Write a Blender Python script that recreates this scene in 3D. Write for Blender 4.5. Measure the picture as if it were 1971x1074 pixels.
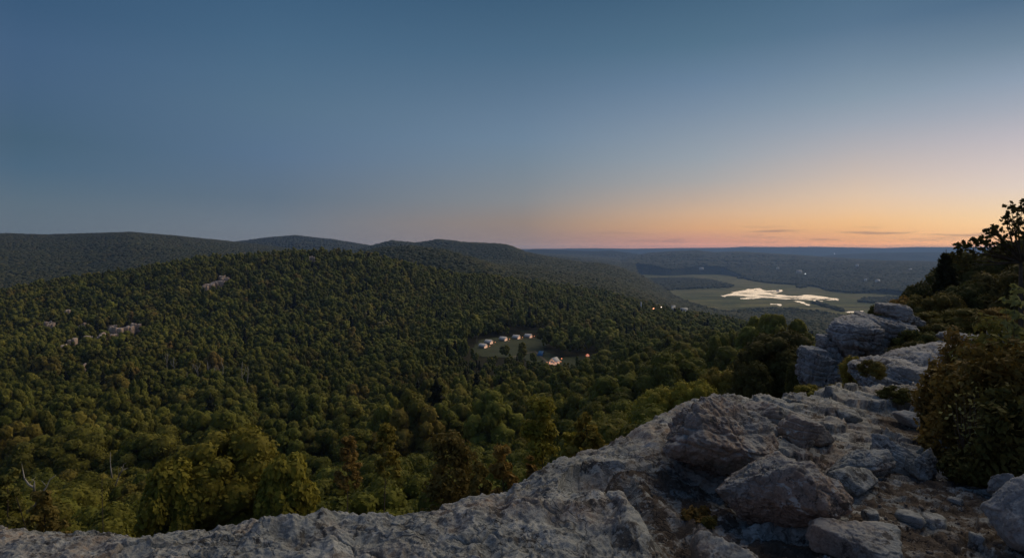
import bpy, math, random
import numpy as np
from mathutils import Vector, Matrix, Euler

random.seed(7)
R = np.random.default_rng(11)
S = bpy.context.scene
for o in list(bpy.data.objects):
    bpy.data.objects.remove(o)

# ------------------------------------------------------------------ camera
F, CU, HV = 1200.0, 985.5, 480.0          # focal length in photo pixels, centre column, horizon row
cd = bpy.data.cameras.new('camera')
cam = bpy.data.objects.new('camera', cd)
S.collection.objects.link(cam)
S.camera = cam
cd.sensor_width = 36
cd.lens = 36 * F / 1971
cd.shift_y = (HV - 537) / 1971
cd.clip_start = 0.05
cd.clip_end = 60000
cam.location = (0, 0, 0)
cam.rotation_euler = (math.pi / 2, 0, 0)

# ------------------------------------------------------------------ sky, afterglow, exposure
S.view_settings.view_transform = 'Standard'
S.view_settings.look = 'None'
S.view_settings.exposure = 0
S.view_settings.gamma = 1
S.view_settings.use_curve_mapping = False
SUN_AZ = math.radians(49)                  # measured from +Y towards +X


def lin(c):
    return tuple((x / 255 / 12.92) if x / 255 <= .04045 else ((x / 255 + .055) / 1.055) ** 2.4 for x in c)


world = bpy.data.worlds.new('World')
S.world = world
world.use_nodes = True
wt = world.node_tree
WN, WL = wt.nodes, wt.links
bg = WN['Background']


def wmath(op, a, b=None, c=None, clamp=False):
    n = WN.new('ShaderNodeMath')
    n.operation = op
    n.use_clamp = clamp
    for k, v in enumerate((a, b, c)):
        if v is None:
            continue
        if isinstance(v, (int, float)):
            n.inputs[k].default_value = v
        else:
            WL.new(v, n.inputs[k])
    return n.outputs[0]


tc = WN.new('ShaderNodeTexCoord')
sep = WN.new('ShaderNodeSeparateXYZ')
WL.new(tc.outputs['Generated'], sep.inputs[0])
dx, dy, dz = sep.outputs
az = wmath('ARCTAN2', dx, dy)
dazr = wmath('ABSOLUTE', wmath('WRAP', wmath('SUBTRACT', az, SUN_AZ), math.pi, -math.pi))
el = wmath('ARCSINE', dz)
elf = wmath('DIVIDE', el, math.radians(90), clamp=True)
# sky colours by height, for six bearings away from the afterglow
SKY = {
    150: [(0, (98, 94, 108)), (3, (124, 110, 120)), (7, (134, 118, 128)), (12, (112, 114, 132)), (20, (84, 102, 130)), (45, (56, 80, 108)), (90, (42, 64, 94))],
    87: [(0, (95, 104, 116)), (1.8, (97, 110, 122)), (3.6, (92, 110, 124)), (5.5, (78, 104, 126)), (8, (71, 98, 120)), (11, (71, 98, 126)), (14, (69, 97, 128)), (18.5, (56, 87, 118)), (45, (44, 70, 100)), (90, (38, 60, 90))],
    70: [(0, (110, 112, 120)), (2, (110, 119, 130)), (4.4, (96, 113, 130)), (8, (90, 114, 140)), (12, (86, 113, 137)), (16, (76, 107, 134)), (20.5, (61, 94, 124)), (45, (46, 72, 102)), (90, (38, 60, 90))],
    48: [(0, (128, 114, 118)), (1, (138, 122, 120)), (2.4, (144, 129, 121)), (4.3, (134, 136, 139)), (7, (120, 135, 148)), (10.5, (107, 131, 154)), (13.2, (97, 121, 145)), (16.5, (80, 110, 136)), (21.8, (63, 94, 121)), (45, (48, 74, 104)), (90, (38, 60, 90))],
    32: [(0, (180, 128, 118)), (1, (194, 142, 122)), (1.9, (212, 163, 121)), (3.2, (205, 171, 142)), (5.5, (171, 166, 163)), (7.8, (151, 160, 169)), (11, (129, 146, 164)), (14, (107, 131, 156)), (17, (86, 116, 139)), (21, (67, 98, 124)), (45, (48, 74, 104)), (90, (38, 60, 90))],
    20: [(0, (205, 142, 112)), (.7, (216, 156, 114)), (2.1, (236, 186, 131)), (3.8, (226, 196, 166)), (6.7, (191, 181, 178)), (9.6, (159, 166, 178)), (12.5, (129, 149, 166)), (16.3, (98, 123, 148)), (19.4, (71, 104, 130)), (45, (50, 76, 106)), (90, (38, 60, 90))],
    8: [(0, (225, 160, 115)), (1.5, (250, 205, 150)), (2.6, (241, 211, 171)), (4.4, (222, 206, 195)), (7, (201, 191, 195)), (9.8, (166, 171, 183)), (12.8, (131, 151, 173)), (14.7, (106, 129, 149)), (17.5, (78, 106, 133)), (45, (50, 76, 106)), (90, (38, 60, 90))],
}
HZ_DENS, HZ_TOP = 8.0e-5, 118.0            # the evening haze lies below HZ_TOP; the sky behind it is brighter than it looks through it
HZ_GLOW = np.array([.055, .075, .13])


def clear_sky(stops):
    out = []
    es = [0, .3, .6, .9, 1.3, 1.8, 2.4, 3.2, 4.4, 6, 8, 10, 12, 14.5, 17.5, 21.8, 45, 90]
    xs = [a for a, c in stops]
    cs = np.array([lin(c) for a, c in stops])
    for e_ in es:
        c = np.array([np.interp(e_, xs, cs[:, j]) for j in range(3)])
        L_ = min(21000, HZ_TOP / max(math.tan(math.radians(e_)), 1e-4)) if e_ < 60 else HZ_TOP
        T = math.exp(-HZ_DENS * L_)
        out.append((e_, tuple(np.maximum((c - HZ_GLOW * (1 - T)) / T, .02))))
    return out


prev = None
keys = sorted(SKY, reverse=True)
for k in keys:
    cr = WN.new('ShaderNodeValToRGB')
    cr.color_ramp.interpolation = 'EASE' if False else 'LINEAR'
    e = cr.color_ramp.elements
    for i, (a, c) in enumerate(clear_sky(SKY[k])):
        # square-root spacing gives the stops near the horizon room
        pos = math.sqrt(a / 90)
        if i == 0:
            it = e[0]
            it.position = pos
        elif i == 1:
            it = e[1]
            it.position = pos
        else:
            it = e.new(pos)
        it.color = (*c, 1)
    WL.new(wmath('POWER', elf, .5), cr.inputs[0])
    if prev is None:
        prev = cr.outputs[0]
    else:
        mr = WN.new('ShaderNodeMapRange')
        mr.interpolation_type = 'LINEAR'
        WL.new(dazr, mr.inputs[0])
        mr.inputs[1].default_value = math.radians(kp)
        mr.inputs[2].default_value = math.radians(k)
        mx = WN.new('ShaderNodeMix')
        mx.data_type = 'RGBA'
        WL.new(mr.outputs[0], mx.inputs[0])
        WL.new(prev, mx.inputs[6])
        WL.new(cr.outputs[0], mx.inputs[7])
        prev = mx.outputs[2]
    kp = k
# thin dusk cloud streaks low over the afterglow
cmb = WN.new('ShaderNodeCombineXYZ')
WL.new(wmath('MULTIPLY', az, 9.0), cmb.inputs[0])
WL.new(wmath('MULTIPLY', el, 120.0), cmb.inputs[1])
nz = WN.new('ShaderNodeTexNoise')
nz.inputs['Scale'].default_value = 1.0
nz.inputs['Detail'].default_value = 5
nz.inputs['Roughness'].default_value = .55
WL.new(cmb.outputs[0], nz.inputs[0])
cl = WN.new('ShaderNodeMapRange')
cl.interpolation_type = 'SMOOTHSTEP'
WL.new(nz.outputs[0], cl.inputs[0])
cl.inputs[1].default_value = .505
cl.inputs[2].default_value = .68
band = wmath('MULTIPLY', wmath('MULTIPLY', wmath('SUBTRACT', el, math.radians(.25)), 90, clamp=True),
             wmath('MULTIPLY', wmath('SUBTRACT', math.radians(2.1), el), 90, clamp=True), clamp=True)
bnd2 = wmath('MULTIPLY', band, wmath('MULTIPLY', wmath('SUBTRACT', math.radians(45), dazr), 4, clamp=True))
cm = WN.new('ShaderNodeMix')
cm.data_type = 'RGBA'
WL.new(wmath('MULTIPLY', wmath('MULTIPLY', cl.outputs[0], bnd2), .6), cm.inputs[0])
WL.new(prev, cm.inputs[6])
cm.inputs[7].default_value = (*lin((140, 110, 112)), 1)
# the ground half of the dome is dark
gm = WN.new('ShaderNodeMix')
gm.data_type = 'RGBA'
WL.new(wmath('MULTIPLY', wmath('SUBTRACT', 0, el), 30, clamp=True), gm.inputs[0])
WL.new(cm.outputs[2], gm.inputs[6])
gm.inputs[7].default_value = (.012, .014, .014, 1)
WL.new(gm.outputs[2], bg.inputs[0])
bg.inputs[1].default_value = 1.0

sd = bpy.data.lights.new('afterglow_sun', 'SUN')
sun = bpy.data.objects.new('afterglow_sun', sd)
S.collection.objects.link(sun)
sd.energy = 1.8
sd.angle = math.radians(80)
sd.color = (1.0, .78, .50)
SUN_EL = math.radians(32)
sdir = Vector((math.sin(SUN_AZ) * math.cos(SUN_EL), math.cos(SUN_AZ) * math.cos(SUN_EL), math.sin(SUN_EL)))
sun.rotation_euler = sdir.to_track_quat('Z', 'Y').to_euler()

C = S.collection


# ------------------------------------------------------------------ helpers
def tag(o, label=None, cat=None, group=None, kind=None):
    if label:
        o['label'] = label
    if cat:
        o['category'] = cat
    if group:
        o['group'] = group
    if kind:
        o['kind'] = kind
    return o


def mesh(name, v, f, mats=None, smooth=True, midx=None):
    """v (n,3) array, f (m,3|4) array or list of such arrays"""
    me = bpy.data.meshes.new(name)
    v = np.asarray(v, dtype=np.float32)
    fl = f if isinstance(f, list) else [f]
    fl = [np.asarray(a, dtype=np.int32) for a in fl if len(a)]
    me.vertices.add(len(v))
    me.vertices.foreach_set('co', v.ravel())
    idx = np.concatenate([a.ravel() for a in fl])
    tot = np.concatenate([np.full(len(a), a.shape[1], np.int32) for a in fl])
    st = np.concatenate(([0], np.cumsum(tot)[:-1])).astype(np.int32)
    me.loops.add(len(idx))
    me.loops.foreach_set('vertex_index', idx)
    me.polygons.add(len(tot))
    me.polygons.foreach_set('loop_start', st)
    me.polygons.foreach_set('loop_total', tot)
    if midx is not None:
        me.polygons.foreach_set('material_index', np.asarray(midx, np.int32))
    me.update(calc_edges=True)
    if smooth:
        me.polygons.foreach_set('use_smooth', np.ones(len(tot), bool))
    for m in (mats or []):
        me.materials.append(m)
    return me


def obj(name, me, parent=None, loc=None):
    o = bpy.data.objects.new(name, me)
    C.objects.link(o)
    if parent:
        o.parent = parent
    if loc is not None:
        o.location = loc
    return o


def empty(name, loc, label, cat, group=None, rz=0):
    o = bpy.data.objects.new(name, None)
    C.objects.link(o)
    o.location = loc
    o.rotation_euler = (0, 0, rz)
    o.empty_display_size = .2
    return tag(o, label, cat, group)


class MB:
    """collects shapes into one mesh"""
    def __init__(s):
        s.v, s.q, s.t, s.n = [], [], [], 0

    def add(s, v, q=None, t=None):
        v = np.asarray(v, float)
        if q is not None and len(q):
            s.q.append(np.asarray(q) + s.n)
        if t is not None and len(t):
            s.t.append(np.asarray(t) + s.n)
        s.v.append(v)
        s.n += len(v)
        return s

    def box(s, c, d, rz=0):
        x, y, z = [a / 2 for a in d]
        p = np.array([[i * x, j * y, k * z] for k in (-1, 1) for j in (-1, 1) for i in (-1, 1)])
        cr, sr = math.cos(rz), math.sin(rz)
        p = np.c_[p[:, 0] * cr - p[:, 1] * sr, p[:, 0] * sr + p[:, 1] * cr, p[:, 2]] + np.array(c)
        return s.add(p, [[0, 2, 3, 1], [4, 5, 7, 6], [0, 1, 5, 4], [2, 6, 7, 3], [0, 4, 6, 2], [1, 3, 7, 5]])

    def tube(s, pts, rad, n=6):
        pts = np.asarray(pts, float)
        rad = np.broadcast_to(rad, (len(pts),))
        rings = []
        for i, p in enumerate(pts):
            d = pts[min(i + 1, len(pts) - 1)] - pts[max(i - 1, 0)]
            d = d / (np.linalg.norm(d) + 1e-9)
            a = np.cross(d, [0.3, 0.1, 1] if abs(d[2]) < .9 else [1, 0, .1])
            a /= np.linalg.norm(a) + 1e-9
            b = np.cross(d, a)
            th = np.arange(n) * 2 * math.pi / n
            rings.append(p + rad[i] * (np.cos(th)[:, None] * a + np.sin(th)[:, None] * b))
        v = np.concatenate(rings)
        q = [[i * n + j, i * n + (j + 1) % n, (i + 1) * n + (j + 1) % n, (i + 1) * n + j]
             for i in range(len(pts) - 1) for j in range(n)]
        v = np.r_[v, [pts[0]], [pts[-1]]]
        L = len(pts) * n
        t = [[(j + 1) % n, j, L] for j in range(n)] + [[L - n + j, L - n + (j + 1) % n, L + 1] for j in range(n)]
        return s.add(v, q, t)

    def me(s, name, mats, smooth=False):
        return mesh(name, np.concatenate(s.v), [np.concatenate(s.q) if s.q else [], np.concatenate(s.t) if s.t else []],
                    mats if isinstance(mats, list) else [mats], smooth)


# vectorised gradient noise
_perm = R.permutation(256)
_perm = np.r_[_perm, _perm, _perm]
_g = R.normal(size=(256, 3))
_g /= np.linalg.norm(_g, axis=1)[:, None]


def noise(p):
    p = np.asarray(p, float)
    i = np.floor(p).astype(int)
    f = p - i
    w = f * f * f * (f * (f * 6 - 15) + 10)
    i &= 255
    out = 0
    for a in (0, 1):
        for b in (0, 1):
            for c in (0, 1):
                h = _perm[_perm[_perm[i[..., 0] + a] + i[..., 1] + b] + i[..., 2] + c]
                g = _g[h]
                dd = (g * (f - np.array([a, b, c]))).sum(-1)
                wt_ = (w[..., 0] if a else 1 - w[..., 0]) * (w[..., 1] if b else 1 - w[..., 1]) * (w[..., 2] if c else 1 - w[..., 2])
                out = out + dd * wt_
    return out * 1.5


def fbm(p, o=4, lac=2.1, gain=.5, ridge=False):
    p = np.asarray(p, float)
    a, s, tot = 1.0, 0, 0
    for k in range(o):
        n = noise(p + k * 17.3)
        if ridge:
            n = 1 - 2 * np.abs(n)
        s = s + a * n
        tot += a
        a *= gain
        p = p * lac
    return s / tot


def worley(p):
    """distance to nearest and second nearest feature point"""
    p = np.asarray(p, float)
    i = np.floor(p).astype(int)
    f1 = np.full(p.shape[:-1], 9.0)
    f2 = f1.copy()
    for a in (-1, 0, 1):
        for b in (-1, 0, 1):
            for c in (-1, 0, 1):
                j = i + np.array([a, b, c])
                h = _perm[_perm[_perm[j[..., 0] & 255] + (j[..., 1] & 255)] + (j[..., 2] & 255)]
                q = j + .5 + .42 * _g[h]
                d = np.linalg.norm(p - q, axis=-1)
                f2 = np.minimum(f2, np.maximum(f1, d))
                f1 = np.minimum(f1, d)
    return f1, f2


_ico = {}


def ico(n):
    if n in _ico:
        return _ico[n]
    t = (1 + 5 ** .5) / 2
    v = [(-1, t, 0), (1, t, 0), (-1, -t, 0), (1, -t, 0), (0, -1, t), (0, 1, t), (0, -1, -t), (0, 1, -t), (t, 0, -1), (t, 0, 1), (-t, 0, -1), (-t, 0, 1)]
    v = [np.array(a) / np.linalg.norm(a) for a in v]
    f = [(0, 11, 5), (0, 5, 1), (0, 1, 7), (0, 7, 10), (0, 10, 11), (1, 5, 9), (5, 11, 4), (11, 10, 2), (10, 7, 6), (7, 1, 8),
         (3, 9, 4), (3, 4, 2), (3, 2, 6), (3, 6, 8), (3, 8, 9), (4, 9, 5), (2, 4, 11), (6, 2, 10), (8, 6, 7), (9, 8, 1)]
    for _ in range(n):
        cache, nf = {}, []

        def mid(a, b):
            k = (a, b) if a < b else (b, a)
            if k not in cache:
                m = v[a] + v[b]
                v.append(m / np.linalg.norm(m))
                cache[k] = len(v) - 1
            return cache[k]
        for a, b, c in f:
            ab, bc, ca = mid(a, b), mid(b, c), mid(c, a)
            nf += [(a, ab, ca), (b, bc, ab), (c, ca, bc), (ab, bc, ca)]
        f = nf
    _ico[n] = (np.array(v), np.array(f))
    return _ico[n]


def at(u, v, Y):
    """point of the place seen at photo column u, row v, at depth Y"""
    return np.array([(u - CU) / F * Y, Y, -(v - HV) / F * Y])


# ------------------------------------------------------------------ materials
def M(name):
    m = bpy.data.materials.new(name)
    m.use_nodes = True
    nt = m.node_tree
    return m, nt, nt.nodes['Principled BSDF']


def N(nt, typ, **kw):
    n = nt.nodes.new(typ)
    for k, v in kw.items():
        if k == 'inp':
            for a, b in v.items():
                if hasattr(b, 'is_output') or isinstance(b, bpy.types.NodeSocket):
                    nt.links.new(b, n.inputs[a])
                else:
                    n.inputs[a].default_value = b
        else:
            setattr(n, k, v)
    return n


def ramp(nt, fac, stops):
    n = nt.nodes.new('ShaderNodeValToRGB')
    e = n.color_ramp.elements
    for i, (p, c) in enumerate(stops):
        it = e[i] if i < 2 else e.new(p)
        it.position = p
        it.color = (*c, 1) if len(c) == 3 else c
    nt.links.new(fac, n.inputs[0])
    return n.outputs[0]


def mix(nt, fac, a, b, mode='MIX'):
    n = nt.nodes.new('ShaderNodeMix')
    n.data_type = 'RGBA'
    n.blend_type = mode
    for k, v in ((0, fac), (6, a), (7, b)):
        if isinstance(v, bpy.types.NodeSocket):
            nt.links.new(v, n.inputs[k])
        else:
            n.inputs[k].default_value = v if isinstance(v, (int, float)) else (*v, 1)
    return n.outputs[2]


def math_(nt, op, a, b=0, clamp=False):
    n = nt.nodes.new('ShaderNodeMath')
    n.operation = op
    n.use_clamp = clamp
    for k, v in ((0, a), (1, b)):
        if isinstance(v, bpy.types.NodeSocket):
            nt.links.new(v, n.inputs[k])
        else:
            n.inputs[k].default_value = v
    return n.outputs[0]


def bump(nt, bs, h, strength, dist):
    b = nt.nodes.new('ShaderNodeBump')
    b.inputs['Strength'].default_value = strength
    b.inputs['Distance'].default_value = dist
    nt.links.new(h, b.inputs['Height'])
    nt.links.new(b.outputs[0], bs.inputs['Normal'])


def plain(name, col, rough=.8, spec=.2, emit=None, es=0, noise_amt=.15, nscale=3):
    m, nt, bs = M(name)
    tcn = N(nt, 'ShaderNodeTexCoord')
    nn = N(nt, 'ShaderNodeTexNoise', inp={'Vector': tcn.outputs['Object'], 'Scale': nscale, 'Detail': 4})
    c = ramp(nt, nn.outputs[0], [(.3, tuple(x * (1 - noise_amt) for x in col)), (.7, tuple(min(1, x * (1 + noise_amt)) for x in col))])
    nt.links.new(c, bs.inputs['Base Color'])
    bs.inputs['Roughness'].default_value = rough
    bs.inputs['Specular IOR Level'].default_value = spec
    if emit:
        bs.inputs['Emission Color'].default_value = (*emit, 1)
        bs.inputs['Emission Strength'].default_value = es
    return m


def foliage(name, stops, trans=.25, patch=True, gain=1.0):
    """leaf colour differs from tree to tree and from one stand to the next"""
    m, nt, bs = M(name)
    oi = N(nt, 'ShaderNodeObjectInfo')
    geo = N(nt, 'ShaderNodeNewGeometry')
    sc = N(nt, 'ShaderNodeVectorMath', operation='SCALE', inp={0: oi.outputs['Location'], 'Scale': .012})
    n1 = N(nt, 'ShaderNodeTexNoise', inp={'Vector': sc.outputs[0], 'Scale': 1.0, 'Detail': 3})
    f = math_(nt, 'ADD', math_(nt, 'MULTIPLY', oi.outputs['Random'], .62), math_(nt, 'MULTIPLY', n1.outputs[0], .62))
    f = math_(nt, 'SUBTRACT', f, .1, True)
    c = ramp(nt, f, [(p, tuple(x * gain for x in k)) for p, k in stops])
    # leaf to leaf
    n2 = N(nt, 'ShaderNodeTexNoise', inp={'Vector': geo.outputs['Position'], 'Scale': 1.1, 'Detail': 3})
    c2 = ramp(nt, n2.outputs[0], [(.3, (.78, .78, .82)), (.7, (1.2, 1.18, 1.08))])
    c = mix(nt, 1.0, c, c2, 'MULTIPLY')
    wn = N(nt, 'ShaderNodeTexWhiteNoise', noise_dimensions='3D', inp={'Vector': oi.outputs['Location']})
    isl = math_(nt, 'ADD', math_(nt, 'MULTIPLY', geo.outputs['Random Per Island'], .3), .62)
    isl = math_(nt, 'ADD', isl, math_(nt, 'MULTIPLY', wn.outputs['Value'], .45))
    hsv = N(nt, 'ShaderNodeHueSaturation', inp={'Color': c, 'Value': isl})
    nt.links.new(hsv.outputs[0], bs.inputs['Base Color'])
    bs.inputs['Roughness'].default_value = .75
    bs.inputs['Specular IOR Level'].default_value = .15
    n3 = N(nt, 'ShaderNodeTexNoise', inp={'Vector': geo.outputs['Position'], 'Scale': 2.2, 'Detail': 4, 'Roughness': .7})
    bump(nt, bs, n3.outputs[0], .55, .4)
    if trans:
        tr = N(nt, 'ShaderNodeBsdfTranslucent', inp={'Color': hsv.outputs[0]})
        ms = N(nt, 'ShaderNodeMixShader', inp={0: trans, 1: bs.outputs[0], 2: tr.outputs[0]})
        nt.links.new(ms.outputs[0], nt.nodes['Material Output'].inputs[0])
    return m


GREEN = [(0, (.12, .14, .026)), (.3, (.155, .172, .030)), (.5, (.19, .185, .034)), (.66, (.195, .21, .036)), (.82, (.24, .205, .042)), (.92, (.27, .185, .055)), (.98, (.28, .25, .11))]
m_leaf = foliage('broadleaf_foliage', GREEN)
m_leaf_far = foliage('far_foliage', GREEN, trans=.2)
m_leaf_distant = foliage('distant_foliage', [(0, (.038, .05, .017)), (.4, (.062, .07, .023)), (.7, (.082, .084, .026)), (1, (.105, .085, .03))], trans=0)
m_leaf_gold = foliage('golden_foliage', [(0, (.25, .22, .045)), (.5, (.30, .25, .05)), (1, (.34, .23, .06))])
m_leaf_yg = foliage('yellow_green_foliage', [(0, (.30, .28, .045)), (1, (.34, .30, .055))])
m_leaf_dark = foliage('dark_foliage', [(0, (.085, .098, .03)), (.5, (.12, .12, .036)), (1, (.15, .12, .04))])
m_leaf_brown = foliage('brown_foliage', [(0, (.25, .19, .055)), (.5, (.29, .185, .055)), (1, (.24, .215, .06))])
m_leaf_shrub = foliage('shrub_foliage', [(0, (.13, .145, .04)), (.5, (.18, .16, .045)), (1, (.22, .16, .05))], trans=.3)
m_leaf_light = foliage('pale_leaf', [(0, (.22, .26, .10)), (1, (.34, .34, .16))], trans=.3)
m_needle = foliage('needle_foliage', [(0, (.035, .042, .018)), (1, (.05, .052, .022))])
m_bark = plain('bark', (.09, .075, .06), .9, .1, nscale=6, noise_amt=.4)
m_deadwood = plain('bleached_wood', (.42, .40, .36), .85, .1, nscale=5, noise_amt=.3)
m_palebark = plain('pale_bark', (.3, .28, .24), .85, .1, nscale=5, noise_amt=.3)


def rock_mat(name, cool=(.285, .305, .31), warm=(.32, .25, .21), warmth=.5, lichen=.5, scale=1.0, dirt=False, gain=1.0):
    m, nt, bs = M(name)
    geo = N(nt, 'ShaderNodeNewGeometry')
    tcn = N(nt, 'ShaderNodeTexCoord')
    P = tcn.outputs['Object']
    oi = N(nt, 'ShaderNodeObjectInfo')
    off = N(nt, 'ShaderNodeVectorMath', operation='ADD', inp={0: P})
    nt.links.new(oi.outputs['Random'], off.inputs[1])
    P = off.outputs[0]
    nA = N(nt, 'ShaderNodeTexNoise', inp={'Vector': P, 'Scale': 1.1 * scale, 'Detail': 5, 'Roughness': .6})
    nB = N(nt, 'ShaderNodeTexNoise', inp={'Vector': P, 'Scale': 7 * scale, 'Detail': 8, 'Roughness': .7})
    nC = N(nt, 'ShaderNodeTexNoise', inp={'Vector': P, 'Scale': 45 * scale, 'Detail': 6, 'Roughness': .75})
    base = mix(nt, ramp(nt, nA.outputs[0], [(.62 - .25 * warmth, (0, 0, 0)), (.78 - .25 * warmth, (1, 1, 1))]),
               tuple(x * gain for x in cool), tuple(x * gain for x in warm))
    base = mix(nt, 1.0, base, ramp(nt, nB.outputs[0], [(.32, (.55, .55, .55)), (.5, (1, 1, 1)), (.72, (1.25, 1.25, 1.25))]), 'MULTIPLY')
    base = mix(nt, 1.0, base, ramp(nt, nC.outputs[0], [(.3, (.6, .6, .6)), (.7, (1.3, 1.3, 1.3))]), 'MULTIPLY')
    # paler cool colour mixed in on what faces up, broken by noise
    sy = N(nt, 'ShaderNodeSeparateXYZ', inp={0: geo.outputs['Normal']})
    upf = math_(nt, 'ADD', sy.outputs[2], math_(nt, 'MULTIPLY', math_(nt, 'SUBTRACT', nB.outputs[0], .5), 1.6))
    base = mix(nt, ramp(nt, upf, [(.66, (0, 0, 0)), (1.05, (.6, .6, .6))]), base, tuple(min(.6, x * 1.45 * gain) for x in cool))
    dst = N(nt, 'ShaderNodeVectorMath', operation='SCALE', inp={0: nA.outputs['Color'], 'Scale': .9 / scale})
    dsp = N(nt, 'ShaderNodeVectorMath', operation='ADD', inp={0: P, 1: dst.outputs[0]})
    vor = N(nt, 'ShaderNodeTexVoronoi', feature='DISTANCE_TO_EDGE', inp={'Vector': dsp.outputs[0], 'Scale': 1.9 * scale})
    vo2 = N(nt, 'ShaderNodeTexVoronoi', feature='DISTANCE_TO_EDGE', inp={'Vector': dsp.outputs[0], 'Scale': 6.0 * scale})
    ck = math_(nt, 'MULTIPLY', math_(nt, 'MULTIPLY', vor.outputs['Distance'], 30, True), math_(nt, 'ADD', math_(nt, 'MULTIPLY', vo2.outputs['Distance'], 14, True), .35, True))
    nM = N(nt, 'ShaderNodeTexNoise', inp={'Vector': P, 'Scale': 1.7 * scale, 'Detail': 4, 'W': 3} if False else {'Vector': dsp.outputs[0], 'Scale': 1.3 * scale, 'Detail': 4})
    ck = math_(nt, 'MAXIMUM', ck, ramp(nt, nM.outputs[0], [(.46, (1, 1, 1)), (.60, (.15, .15, .15))]))
    base = mix(nt, math_(nt, 'ADD', math_(nt, 'MULTIPLY', ck, .7), .3), (.05, .045, .04), base)
    # dark crust and pale lichen
    nD = N(nt, 'ShaderNodeTexNoise', inp={'Vector': P, 'Scale': 3.2 * scale, 'Detail': 12, 'Roughness': .76})
    base = mix(nt, ramp(nt, nD.outputs[0], [(.565, (0, 0, 0)), (.59, (.85, .85, .85))]), base, (.062, .057, .055))
    if lichen:
        nE = N(nt, 'ShaderNodeTexNoise', inp={'Vector': P, 'Scale': 8 * scale, 'Detail': 9, 'Roughness': .65, 'Distortion': .4})
        nF = N(nt, 'ShaderNodeTexNoise', inp={'Vector': P, 'Scale': 2.1 * scale, 'Detail': 3})
        a = math_(nt, 'ADD', nE.outputs[0], math_(nt, 'MULTIPLY', nF.outputs[0], .45))
        sx = N(nt, 'ShaderNodeSeparateXYZ', inp={0: geo.outputs['Normal']})
        a = math_(nt, 'ADD', a, math_(nt, 'MULTIPLY', sx.outputs[2], .04))
        t = .90 - .12 * lichen
        base = mix(nt, ramp(nt, a, [(t, (0, 0, 0)), (t + .05, (.8, .8, .8))]), base, (.52, .54, .54))
    if dirt:
        at_ = N(nt, 'ShaderNodeAttribute', attribute_name='soil')
        nG = N(nt, 'ShaderNodeTexNoise', inp={'Vector': P, 'Scale': 22, 'Detail': 8, 'Roughness': .8})
        dcol = ramp(nt, nG.outputs[0], [(.3, (.045, .037, .03)), (.55, (.11, .088, .073)), (.75, (.22, .19, .165))])
        fac = math_(nt, 'ADD', at_.outputs['Fac'], math_(nt, 'MULTIPLY', math_(nt, 'SUBTRACT', nB.outputs[0], .5), 2.4))
        base = mix(nt, ramp(nt, fac, [(.42, (0, 0, 0)), (.6, (1, 1, 1))]), base, dcol)
    nt.links.new(base, bs.inputs['Base Color'])
    bs.inputs['Roughness'].default_value = .85
    bs.inputs['Specular IOR Level'].default_value = .25
    h = math_(nt, 'ADD', math_(nt, 'MULTIPLY', math_(nt, 'ADD', nB.outputs[0], math_(nt, 'MULTIPLY', ck, .5)), 1.0), math_(nt, 'MULTIPLY', nC.outputs[0], .35))
    bump(nt, bs, h, .9, .035 / scale)
    return m


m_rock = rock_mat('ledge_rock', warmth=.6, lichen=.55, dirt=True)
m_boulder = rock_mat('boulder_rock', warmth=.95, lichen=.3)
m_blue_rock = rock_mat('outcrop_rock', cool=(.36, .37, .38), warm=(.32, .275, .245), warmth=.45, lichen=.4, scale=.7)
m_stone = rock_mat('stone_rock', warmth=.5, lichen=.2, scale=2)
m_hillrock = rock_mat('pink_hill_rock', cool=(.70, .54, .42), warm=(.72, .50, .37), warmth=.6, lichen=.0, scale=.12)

# ------------------------------------------------------------------ terrain heights (ground; the canopy stands on it)
UC = [-400, 0, 200, 400, 600, 700, 800, 900, 1000, 1100, 1200, 1300, 1400, 1500, 1600, 1700, 1800, 1971, 2400]
NEAR_Y = [4, 12, 20, 30, 45]
NEAR = {-400: [-12, -18, -24, -28, -33], 0: [-12, -18, -24, -28, -33], 200: [-12, -18, -24, -28, -33], 400: [-12, -18, -24, -27, -29], 600: [-12, -18, -24, -29, -34],
        700: [-12, -18, -24, -29, -35], 800: [-12, -18, -24, -28, -33], 900: [-12, -18, -24, -28, -33], 1000: [-12, -18, -23, -28, -32],
        1100: [-12, -17, -22, -27, -31], 1200: [-11, -15, -20, -25, -29], 1300: [-11, -14, -18, -23, -26], 1400: [-10, -12, -16, -20, -22], 1500: [-8, -9, -11, -14, -17],
        1600: [-4.5, -5.0, -5.5, -12, -17], 1700: [-3.6, -3.9, -4.8, -8.5, -12], 1800: [-3.0, -3.3, -4.2, -6.5, -8.5], 1971: [-2.7, -2.9, -3.2, -4.4, -5], 2400: [-2.4, -2.4, -2.4, -3, -3]}
g = 'g'
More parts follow.
